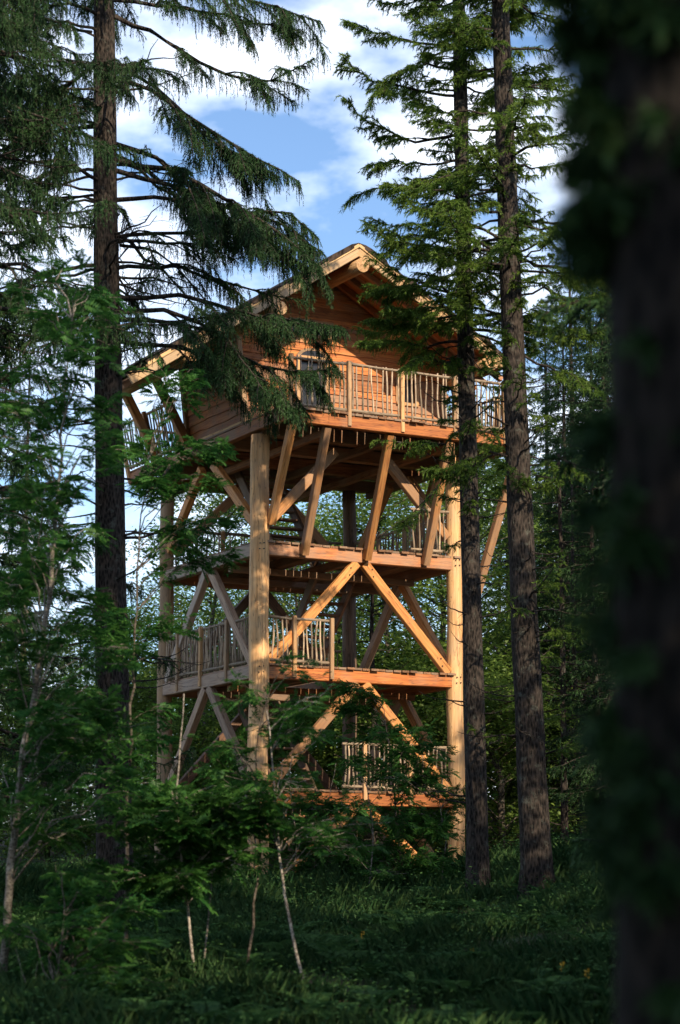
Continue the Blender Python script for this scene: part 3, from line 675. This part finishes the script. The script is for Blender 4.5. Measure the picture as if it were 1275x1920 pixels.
bB, tB = trunk_line([(1006, 1625), (985, 1200), (960, 600), (945, 200), (938, 0)], 34.5, 23); tB = dense(tB)
B_ = []
for px, d0, d1, fo in (([(965, 860), (920, 850), (870, 860), (830, 880)], 34.5, 33.8, 1.8), ([(968, 880), (1020, 870), (1060, 880), (1090, 890)], 34.5, 34, 1.8), ([(966, 840), (910, 860), (860, 900), (800, 880)], 34.5, 34, 1.5),
                   ([(950, 420), (1010, 430), (1070, 420), (1110, 440)], 34.5, 34, 1.2), ([(955, 560), (1020, 540), (1070, 560), (1120, 560)], 34.5, 34, 1.3), ([(958, 660), (1030, 690), (1080, 700), (1130, 740)], 34.5, 34, 1.3)):
    B_.append((line_limb(px, d0, d1, bB), fo))
B_ += random_limbs(tB, 6.5, 15.5, 60, lambda z: .65, g, sag=(0, .5), fol=lambda z: 1.3)
B_ += random_limbs(tB, 10, 22.3, 125, lambda z: 2.4 - .10 * (z - 9), g, sag=(.15, .45), fol=lambda z: 1.15)
B_ += random_limbs(tB, 1.5, 10.5, 46, lambda z: 1.2, g, sag=(.0, .3), fol=lambda z: 0 if g.random() < .75 else .6)
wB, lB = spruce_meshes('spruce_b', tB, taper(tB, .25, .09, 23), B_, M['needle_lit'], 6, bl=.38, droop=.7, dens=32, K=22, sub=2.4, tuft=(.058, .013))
make_tree('spruce_tree', bB, wB, lB, 'thicker of two spruces before the tower, standing right of its slim neighbour')

# -- spruces of the dark wood on the right and left
tS = dense(np.array([[0, 0, -.3], [.05, 0, 8], [0, .05, 16], [0, 0, 23.0]]))
S = random_limbs(tS, 2.0, 22.6, 250, lambda z: 3.1 - .12 * (z - 2.5), g, sag=(.2, .6), fol=lambda z: 1.0 if z > 5 else .7)
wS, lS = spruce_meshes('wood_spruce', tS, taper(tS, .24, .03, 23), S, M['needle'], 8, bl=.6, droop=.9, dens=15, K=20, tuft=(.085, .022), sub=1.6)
def put_spruce(x, d, scale, label, group, rz):
    y = d - 44; return make_tree('spruce_tree', (x, y, float(ground_z(x, y))), wS, lS, label, 'tree', group, rz, scale)
yy_ = 31 - 44; make_tree('spruce_tree', (-6.1, yy_, float(ground_z(-6.1, yy_))), w_, l_, 'spruce with dense boughs beside the drooping spruce', 'tree', None, 2.6, .97)
put_spruce(-6.4, 34, .95, 'full spruce half hidden behind the dense-boughed spruce', None, .4)
for i, (x, d, s) in enumerate(((5.4, 20.5, 1.15), (7.2, 17, 1.2), (8.9, 14, 1.2), (10.5, 24, .82), (11.9, 30, .70), (14.6, 31, .72), (13.5, 21, .9), (17, 22, .9), (4.9, 11.5, .95), (12, 9, 1.1), (8.2, 30, .6), (20.5, 24, .92), (5.6, 7, .9), (6.9, 26, .7), (17, 38, 1), (20, 41, 1.05), (15.6, 45, .9))):
    put_spruce(x, d, s, 'tall spruce of the dark wood to the right of the clearing', 'spruces of the dark wood on the right', i * 1.3)
for i, (x, d, s) in enumerate(((-5.5, -5, .9), (.6, -9.5, 1.0), (5.4, -5, .95), (-8.5, -2, .9), (7.5, -9, 1.1), (-3, -13, 1.1), (-7, 5, .8), (-9, 14, .8), (4.4, 1.5, .95), (7.5, -2.5, 1.1))):
    put_spruce(x, d, s, 'unseen spruce added behind the viewpoint for its shade', 'spruces behind the viewpoint', i * .9)  # never in view, added to block light from behind the camera
for i, (px, d, s) in enumerate(((1090, 60, .72), (1160, 62, .8), (1230, 59, .85), (1040, 64, .66), (1130, 67, .75), (1250, 66, .9), (960, 68, .55), (1190, 57, .7), (1205, 45, .72), (1225, 49.5, .75), (1075, 54, .58), (1150, 53, .62), (30, 60, .6), (-60, 56, .7))):
    w = P(px, 1680, d); put_spruce(w[0], d, s, 'shaded spruce standing deeper in the wood behind the clearing', 'spruces deeper in the wood', i * 2.1)

# -- blurred spruce trunk right beside the photographer
bN = np.array([0.90, -38.5, 0]); bN[2] = ground_z(bN[0], bN[1])
tN = dense(np.array([[0, 0, -.2], [.0, 0, 3], [-.03, 0, 6], [0, 0, 12.0]]))
N_ = random_limbs(tN, 3.25, 4.5, 60, lambda z: .27, g, sag=(.2, .7), rise=(0, .3), fol=lambda z: 1.8, azf=lambda g: math.pi + g.normal() * .8)
N_ += random_limbs(tN, .7, 3.3, 60, lambda z: .24, g, sag=(.2, .7), rise=(0, .3), fol=lambda z: 1.2, azf=lambda g: math.pi + g.normal() * .8)
N_ += random_limbs(tN, 5.6, 11.6, 60, lambda z: 1.9 - .12 * (z - 3), g)
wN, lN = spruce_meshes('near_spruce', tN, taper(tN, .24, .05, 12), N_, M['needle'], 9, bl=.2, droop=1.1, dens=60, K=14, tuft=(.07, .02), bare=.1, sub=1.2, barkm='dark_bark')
make_tree('spruce_tree', bN, wN, lN, 'blurred dark spruce trunk close beside the viewpoint with low hanging twigs')

# -- broadleaf trees, saplings and bushes
def rowan_leaves(c, d, up, g, size):
    """compound leaves: pairs of leaflets along a stalk"""
    d = unit(d); s = unit(np.cross(d, up)); n = len(c); L = size * g.uniform(.75, 1.25, n); out_ = []
    for k in range(6):
        f = .22 + .13 * k
        p = c + d * (L * f)[:, None] + np.array([0, 0, -1]) * (L * .25 * f ** 2)[:, None]
        for sg in (-1, 1):
            dd = unit(d * .55 + s * sg + g.normal(size=(n, 3)) * .08 + np.array([0, 0, -.15]))
            out_.append(diamonds(p, dd, up, L * (.42 - .10 * abs(k - 2.2) / 3), L * .155))
    out_.append(diamonds(c + d * (L * .9)[:, None] + np.array([0, 0, -1]) * (L * .2)[:, None], d + np.array([0, 0, -.2]), up, L * .36, L * .15))
    return out_
def simple_leaves(c, d, up, g, size):
    n = len(c); L = size * g.uniform(.7, 1.3, n); return [diamonds(c, d + np.array([0, 0, -.15]), up, L, L * .5)]
def broadleaf(name, label, pts, r0, targets, seed, leaf='rowan', size=.17, per=16, barkm='grey_bark', leafm='rowan', cat='tree', group=None, r1=.006, up_from=.25):
    g = np.random.default_rng(seed); base = np.array(pts[0], float); gz = float(ground_z(base[0], base[1])); base[2] = gz
    loc = np.array(pts, float) - base; loc[0, 2] = -.1
    loc = dense(loc, .25); loc[1:-1] += g.normal(size=(len(loc) - 2, 3)) * .012
    mb = MB(); n = len(loc); mb.tube(loc, [r0 + (r1 - r0) * i / (n - 1) for i in range(n)], 9, jit=.05)
    C_, D_ = [], []
    H = loc[-1, 2]
    for T in targets:
        T = np.array(T, float) - base
        hz = np.linalg.norm((T - loc)[:, :2], axis=1); sc_ = np.abs(T[2] - loc[:, 2] - .55 * hz) + .0 * hz
        sc_[loc[:, 2] < up_from * H] += 5
        i = int(np.argmin(sc_)); a = loc[i]; L = np.linalg.norm(T - a) + 1e-6
        k = 7; t = np.linspace(0, 1, k)[:, None]; c = a + (T - a) * t + np.array([0, 0, 1.0]) * L * .16 * np.sin(math.pi * t)
        c[1:-1] += g.normal(size=(k - 2, 3)) * .02 * L
        rr = min(.02, .004 + .004 * L); mb.tube(c, [rr * (1 - .8 * q / (k - 1)) for q in range(k)], 5, caps=False)
        def leaves_on(c, m_, f0):
            k = len(c); s = (f0 + (1 - f0) * g.random(m_)) * (k - 1); i = np.minimum(s.astype(int), k - 2)
            p = c[i] + (c[i + 1] - c[i]) * (s - i)[:, None]; tg = unit(c[i + 1] - c[i])
            sd_ = unit(np.cross(tg, [0, 0, 1.0])) * np.where(g.random(m_) < .5, -1, 1)[:, None]
            C_.append(p); D_.append(unit(tg * .5 + sd_ * g.uniform(.3, 1, (m_, 1)) + g.normal(size=(m_, 3)) * .3))
        leaves_on(c, per, max(.15, 1 - 1.2 / max(L, .3)))
        for _ in range(3):
            f = g.uniform(.45, .95); a2 = a + (T - a) * f + np.array([0, 0, 1.0]) * L * .16 * math.sin(math.pi * f); dv = unit((T - a) / L + g.normal(size=3) * .7); dv[2] *= .4
            e = a2 + dv * g.uniform(.25, .55); cc = np.array([a2, (a2 + e) / 2 + g.normal(size=3) * .03, e]); mb.tube(cc, [.005, .004, .002], 3, caps=False); leaves_on(cc, per // 2, .2)
    c = np.concatenate(C_); d = np.concatenate(D_); up_ = unit(np.array([0, 0, 1.0]) + g.normal(size=(len(c), 3)) * .38)
    q = (rowan_leaves if leaf == 'rowan' else simple_leaves)(c, d, up_, g, size)
    r = empty(name, base); tag(r, label, cat, group)
    link(bpy.data.objects.new('trunk', mb.mesh(name + '_wood', M[barkm], True)), r)
    link(bpy.data.objects.new('crown', poly_mesh(name + '_leaves', np.concatenate(q), M[leafm])), r)
    return r
def region(n, cx, cy, rx, ry, D0, D1, g):
    o = []
    while len(o) < n:
        a, b_ = g.uniform(-1, 1, 2)
        if a * a + b_ * b_ <= 1: o.append(P(cx + a * rx, cy + b_ * ry, g.uniform(D0, D1)))
    return o
g = np.random.default_rng(21)
pl = [P(*q) for q in ((4, 1800, 25), (22, 1620, 25), (45, 1400, 25), (75, 1250, 25.2), (97, 1080, 25.4), (118, 780, 25.6), (135, 600, 25.8))]
broadleaf('rowan_tree', 'slender pale-barked rowan leaning over with leafy sprays beside the dark spruce trunk', pl, .055,
          region(30, 110, 720, 150, 250, 24, 28, g) + region(36, 90, 1130, 170, 230, 23.5, 27.5, g) + region(26, 130, 1430, 190, 150, 24, 27, g), 31, size=.2, per=13, barkm='pale_bark', up_from=.12)
pl = [P(*q) for q in ((235, 1760, 29), (238, 1500, 29), (250, 1250, 29), (262, 1000, 29), (280, 860, 29))]
broadleaf('rowan_tree', 'young rowan whose leafy branches cross the left log column', pl, .03,
          region(14, 350, 880, 125, 60, 28, 30.5, g) + region(8, 400, 1010, 90, 40, 28.5, 30, g) + region(11, 240, 1180, 110, 80, 28, 30, g) + region(10, 250, 1420, 100, 120, 28, 30, g) + region(4, 350, 700, 50, 25, 29, 30, g), 32, size=.2, per=13)
pl = [P(*q) for q in ((366, 1860, 26), (352, 1700, 26), (338, 1600, 26), (330, 1480, 26), (345, 1300, 26))]
broadleaf('rowan_sapling', 'thin white-stemmed rowan sapling with bright leaves before the left column', pl, .018,
          region(32, 390, 1540, 140, 70, 25.3, 27, g) + region(16, 300, 1620, 120, 60, 25.3, 27, g), 33, size=.24, per=12, barkm='sapling_bark', cat='sapling')
pl = [P(*q) for q in ((578, 1935, 25.5), (555, 1790, 25.5), (535, 1680, 25.6), (520, 1560, 25.7), (512, 1450, 25.8), (500, 1330, 25.8))]
broadleaf('rowan_sapling', 'pale sapling with bent stem and sparse leaves in front of the tower foot', pl, .022,
          region(10, 570, 1340, 90, 60, 25, 27, g) + region(10, 520, 1480, 80, 60, 25, 27, g) + region(7, 620, 1560, 50, 50, 25, 26, g), 34, size=.17, per=8, barkm='sapling_bark', cat='sapling')
pl = [P(*q) for q in ((457, 1925, 26), (470, 1780, 26), (482, 1650, 26), (487, 1550, 26), (480, 1420, 26), (495, 1330, 26))]
broadleaf('rowan_sapling', 'upright grey sapling growing in front of the nearest log column', pl, .018,
          region(7, 520, 1290, 70, 60, 25.5, 27, g) + region(6, 440, 1420, 60, 50, 25.5, 27, g), 35, size=.17, per=8, cat='sapling')
pl = [P(*q) for q in ((383, 1830, 27), (392, 1700, 27), (398, 1640, 27), (402, 1590, 27))]
broadleaf('rowan_sapling', 'short forked sapling beside the thin white-stemmed rowan', pl, .015,
          region(8, 420, 1600, 60, 40, 26.5, 27.5, g), 36, size=.17, per=8, barkm='sapling_bark', cat='sapling')
pl = [P(*q) for q in ((100, 1900, 23.5), (110, 1800, 23.5), (120, 1720, 23.5))]
broadleaf('rowan_bush', 'low leafy rowan thicket at the edge of the clearing', pl, .02, region(26, 130, 1720, 170, 90, 23, 25.5, g) + region(10, 250, 1850, 130, 40, 22.5, 24, g), 37, size=.2, per=11, cat='bush', up_from=0)
pl = [P(*q) for q in ((755, 1700, 40), (750, 1600, 40), (735, 1450, 40), (720, 1330, 40))]
broadleaf('leafy_bush', 'large green bush with narrow leaves growing against the tower beside its right column', pl, .03,
          region(48, 740, 1580, 135, 95, 38.5, 41, g) + region(26, 745, 1425, 110, 65, 39, 41, g) + region(8, 660, 1310, 60, 30, 40, 41, g), 38, size=.2, per=13, leafm='bush', cat='bush', up_from=.05)
pl = [P(*q) for q in ((600, 1700, 41), (590, 1600, 41), (585, 1480, 41))]
broadleaf('leafy_bush', 'smaller green bush growing at the foot of the tower stairs', pl, .025,
          region(24, 590, 1580, 90, 90, 40, 42, g), 39, size=.2, per=12, leafm='bush', cat='bush', up_from=.05)
pl = [P(*q) for q in ((420, 1690, 40), (425, 1600, 40), (440, 1480, 40))]
broadleaf('leafy_bush', 'dark bush growing between the nearest and left log columns', pl, .025,
          region(26, 430, 1540, 90, 110, 39, 42, g), 40, size=.2, per=12, leafm='bush', cat='bush', up_from=.05)

for i, (px, d, lab) in enumerate(((545, 40.5, 'spindly leafy sapling beside the stair foot under the tower'), (330, 42, 'spindly leafy sapling by the left log column'), (690, 38.5, 'spindly leafy sapling beside the yellowish moss hummock'), (825, 40, 'spindly leafy sapling hard against the right log column'), (470, 41.5, 'spindly leafy sapling at the foot of the nearest log column'))):
    w = P(px, 1690, d); gz = float(ground_z(w[0], w[1])); pl = [(w[0], w[1], gz), (w[0] + .1, w[1], gz + 1.1), (w[0] - .05, w[1] + .1, gz + 2.2)]
    tg = [np.array([w[0], w[1], gz]) + np.array([g.normal() * .45, g.normal() * .4, g.uniform(.4, 2.4)]) for _ in range(15)]
    broadleaf('rowan_sapling', lab, pl, .016, tg, 60 + i, size=.17, per=9, leafm='bush', cat='sapling', up_from=0, barkm='pale_bark')
# -- broadleaf trees of the wood behind the tower
def forest_mesh(name, seed, H, rx, n, leafn, sz):
    g = np.random.default_rng(seed); mb = MB(); t_ = dense(np.array([[0, 0, -.3], [g.normal() * .3, g.normal() * .3, H * .5], [g.normal() * .5, g.normal() * .5, H * .93]]), .6)
    mb.tube(t_, [.15 * (1 - .85 * i / (len(t_) - 1)) for i in range(len(t_))], 9, jit=.06)
    C_, D_ = [], []
    for _ in range(n):
        f = g.random() ** .8; z = H * (.08 + .9 * f); rad = rx * math.sqrt(max(.05, 1 - (f * 1.9 - .75) ** 2 / 1.5)) * g.random() ** .5; az = g.uniform(0, 6.283)
        c = np.array([math.cos(az) * rad, math.sin(az) * rad, z]); a = at_h(t_, max(.5, z - rad * .5)); mid = (a + c) / 2 + np.array([0, 0, .15])
        mb.tube([a, mid, c], [.025, .016, .006], 4, caps=False)
        m_ = int(leafn * g.uniform(.6, 1.3)); sp = g.uniform(.35, .75)
        C_.append(c + g.normal(size=(m_, 3)) * np.array([sp, sp, sp * .38])); D_.append(g.normal(size=(m_, 3)) * np.array([1, 1, .4]))
    c = np.concatenate(C_); up_ = unit(np.array([0, 0, 1.0]) + g.normal(size=(len(c), 3)) * .5)
    return mb.mesh(name + '_wood', M['grey_bark'], True), poly_mesh(name + '_leaves', simple_leaves(c, np.concatenate(D_), up_, g, sz)[0], M['wood_leaf'])
forest = [forest_mesh('forest_tree', 51, 13, 3.0, 95, 130, .15), forest_mesh('forest_tree', 52, 11, 2.8, 80, 130, .15), forest_mesh('forest_tree', 53, 14.5, 2.7, 95, 120, .16)]
shrub = forest_mesh('forest_shrub', 54, 5.2, 2.3, 70, 150, .14)
g = np.random.default_rng(5)
spots = [(390, 54), (330, 60), (450, 62), (560, 56), (650, 59), (740, 55), (820, 60), (900, 57), (700, 66), (520, 70), (1000, 62), (1060, 68), (1120, 70), (250, 58), (150, 56), (60, 62), (120, 70), (-40, 58), (-120, 66), (610, 72), (850, 72), (1220, 70), (1320, 62), (400, 74), (950, 78)]
for i, (px, d) in enumerate(spots):
    w = P(px, 1680, d); y = d - 44; wm, lm = forest[i % 3]
    make_tree('broadleaf_tree', (w[0], y, float(ground_z(w[0], y))), wm, lm, 'leafy broadleaf tree of the bright wood behind the timber tower', 'tree', 'broadleaf trees behind the tower', g.uniform(0, 6), g.uniform(.72, .98) * (0.66 if px < 300 else .85 if px < 480 else 1))
for i, (px, d) in enumerate(((340, 52), (420, 56), (520, 53), (600, 57), (690, 52.5), (780, 55), (860, 53), (940, 51), (1010, 55), (1090, 58), (1180, 54), (250, 55), (90, 54), (-60, 54), (460, 66), (640, 64), (830, 66), (1000, 68), (300, 66), (120, 64), (1250, 60))):
    w = P(px, 1680, d); y = d - 44
    make_tree('forest_shrub', (w[0], y, float(ground_z(w[0], y)) - .1), *shrub, 'spreading green shrub in the undergrowth of the wood behind the tower', 'shrub', 'shrubs behind the tower', i * 1.1, g.uniform(.75, 1.15))
# thin bare stems with dead twigs in the dark wood
tT = dense(np.array([[0, 0, -.2], [.06, 0, 3], [0, .05, 6], [.05, 0, 9.0]]))
TL = random_limbs(tT, .8, 8.5, 60, lambda z: .9, g, sag=(0, .3), fol=lambda z: 0 if z < 6.0 else .8)
wT, lT = spruce_meshes('thin_spruce', tT, taper(tT, .085, .03, 9), TL, M['needle'], 10, bl=.4, droop=.6, dens=14, K=10)
for i, (px, d) in enumerate(((1122, 47), (1088, 52), (1150, 49), (1060, 46), (700, 51))):
    w = P(px, 1680, d); y = d - 44
    make_tree('spruce_pole', (w[0], y, float(ground_z(w[0], y))), wT, lT, 'thin spruce pole with dead bare twigs in the shaded wood', 'tree', 'thin spruce poles in the wood', i * 1.7)

# ------------------------------------------------------------------ ground cover and small things
g = np.random.default_rng(77)
def spread(n, d0, d1, pad=1.6):
    d = d0 + (d1 - d0) * g.random(n) ** .8; x = g.uniform(-1, 1, n) * (.16 * d + pad); y = d - 44
    return x, y, ground_z(x, y)
x, y, z = spread(260000, 20, 50)
clump = np.sin(x * 1.7 + 1.2 * np.sin(y * 1.1)) * np.sin(y * 1.3 + x * .6)
keep = g.random(len(x)) < .45 + .5 * clump; x, y, z, clump = x[keep], y[keep], z[keep], clump[keep]
n = len(x); h = g.uniform(.1, .36, n) * (.9 + .4 * clump) * (1 + .8 * sm((y + 44 - 33) / 6)); az = g.uniform(0, 6.283, n); b = np.stack([np.cos(az), np.sin(az), np.zeros(n)], 1)
c = np.stack([x, y, z - .02], 1); s = np.stack([-b[:, 1], b[:, 0], np.zeros(n)], 1) * g.uniform(.002, .005, n)[:, None]
bend = (h * g.uniform(.15, .7, n))[:, None]; upv = np.array([0, 0, 1.0]); m1 = c + b * bend * .3 + upv * (h * .6)[:, None]
V = np.stack([c - s, c + s, m1 + s * .8, c + b * bend + upv * h[:, None], m1 - s * .8], 1)
tag(link(bpy.data.objects.new('grass', poly_mesh('grass', V, M['grass']))), 'shaded green grass covering the clearing', 'grass', kind='stuff')
x, y, z = spread(5200, 20, 46); qs = []
for k in range(9):
    n = len(x); az = g.uniform(0, 6.283, n); hh = g.uniform(.05, .42, n) * (1 + .9 * sm((y + 44 - 33) / 6)); d = np.stack([np.cos(az), np.sin(az), g.uniform(-.2, .5, n)], 1)
    c = np.stack([x, y, z + hh], 1) + d * .04 + g.normal(size=(n, 3)) * .05
    qs.append(diamonds(c, d, unit(np.array([0, 0, 1.0]) + g.normal(size=(n, 3)) * .35), g.uniform(.03, .085, n), g.uniform(.015, .04, n)))
tag(link(bpy.data.objects.new('undergrowth', poly_mesh('undergrowth', np.concatenate(qs), M['herb']))), 'broad-leaved herbs growing low among the grass', 'undergrowth', kind='stuff')
x, y, z = spread(330, 21, 44); qs = []
for k in range(7):
    n = len(x); az = k * .9 + g.uniform(-.3, .3, n); L = g.uniform(.4, .75, n); dh = np.stack([np.cos(az), np.sin(az), np.zeros(n)], 1)
    for j in range(13):
        f = .15 + .065 * j; p = np.stack([x, y, z], 1) + dh * (L * f * .75)[:, None] + upv * (L * (1.0 * f - .65 * f * f))[:, None]
        tg = unit(dh * .75 + upv * (1 - 1.3 * f)); sd_ = np.cross(tg, upv); wd = L * .24 * math.sin(math.pi * min(1, .12 + f * .88)) + .01
        for sg in (-1, 1): qs.append(diamonds(p, sd_ * sg + tg * .35, np.cross(sd_, tg), wd, wd * .28 + .008))
tag(link(bpy.data.objects.new('fern_cover', poly_mesh('fern_cover', np.concatenate(qs), M['herb']))), 'fern fronds scattered through the clearing', 'ferns', kind='stuff')
def dead_branch(label, pts, r, seed, m='pale_bark'):
    g_ = np.random.default_rng(seed); w = np.array([P(*q) for q in pts]); base = w[0].copy(); mb = MB(); w = dense(w - base, .2); w[1:-1] += g_.normal(size=(len(w) - 2, 3)) * .015
    mb.tube(w, [r * (1 - .7 * i / (len(w) - 1)) for i in range(len(w))], 7, jit=.08)
    for _ in range(5):
        i = g_.integers(1, len(w) - 1); e = w[i] + g_.normal(size=3) * .22; e[2] = w[i][2] + abs(e[2] - w[i][2]); mb.tube([w[i], (w[i] + e) / 2 + g_.normal(size=3) * .02, e], [r * .4, r * .3, r * .12], 5, caps=False)
    o = mb.build('fallen_branch', M[m], smooth=True); o.location = base; tag(o, label, 'branch')
dead_branch('pale dead branch lying across the foot of the tower', [(500, 1690, 41.5), (560, 1665, 41.5), (620, 1668, 41.5), (720, 1705, 41)], .022, 1)
dead_branch('thin fallen stick on bare earth below the tower', [(485, 1735, 39.5), (515, 1726, 39.5), (540, 1722, 39.5)], .02, 2)
dead_branch('bare bent twig reaching up beside the tower stairs', [(640, 1700, 41), (600, 1600, 41), (618, 1500, 41), (630, 1430, 41)], .012, 3)
dead_branch('dry branch sticking out of the thicket at the clearing edge', [(0, 1900, 23), (60, 1870, 23), (125, 1850, 23)], .012, 4)
# mossy hummock by the tower
mb = MB(); n = 14; vs = []; fs = []
for i in range(6):
    for j in range(n):
        an = 2 * math.pi * j / n; r = (.42, .40, .33, .22, .1, .02)[i] * (1 + .14 * math.sin(3 * an + i) + .05 * random.random()); vs.append((r * math.cos(an) * 1.2, r * math.sin(an), (-.1, .12, .24, .31, .35, .36)[i] + .02 * random.random()))
for i in range(5):
    for j in range(n): fs.append((i * n + j, i * n + (j + 1) % n, (i + 1) * n + (j + 1) % n, (i + 1) * n + j))
fs.append(tuple(5 * n + j for j in range(n))); mb.add(vs, fs)
moss = bark('moss', (0.03, 0.045, 0.012), (0.15, 0.12, 0.04), sc1=22, zs=1)
w = P(625, 1740, 38.5); w[2] = ground_z(w[0], w[1]) + .05
o = mb.build('mossy_hummock', moss, smooth=True); o.location = w; tag(o, 'low yellowish moss hummock on bare earth in front of the tower', 'hummock')
# yellow flower spikes
for i, (px, py, d) in enumerate(((885, 1800, 28), (1102, 1895, 25), (680, 1770, 30), (1055, 1855, 26))):
    w = P(px, py, d); gz = float(ground_z(w[0], w[1])); h = max(.35, min(.7, w[2] - gz)); r = empty('flower_spike', (w[0], w[1], gz)); tag(r, 'slender yellow flower spike rising from the grass', 'flower', 'yellow flower spikes in the grass')
    mb = MB(); mb.tube([(0, 0, -.02), (.01, 0, h * .5), (0, .01, h)], [.004, .003, .002], 5); mb.build('stem', M['herb'], r)
    m_ = 40; zz = g.uniform(h * .68, h, m_); az = g.uniform(0, 6.28, m_); c = np.stack([np.cos(az) * .006, np.sin(az) * .006, zz], 1); dd = np.stack([np.cos(az), np.sin(az), g.uniform(0, .6, m_)], 1)
    link(bpy.data.objects.new('blossom', poly_mesh('blossom', diamonds(c, dd, g.normal(size=(m_, 3)), .03, .016), M['flower'])), r)
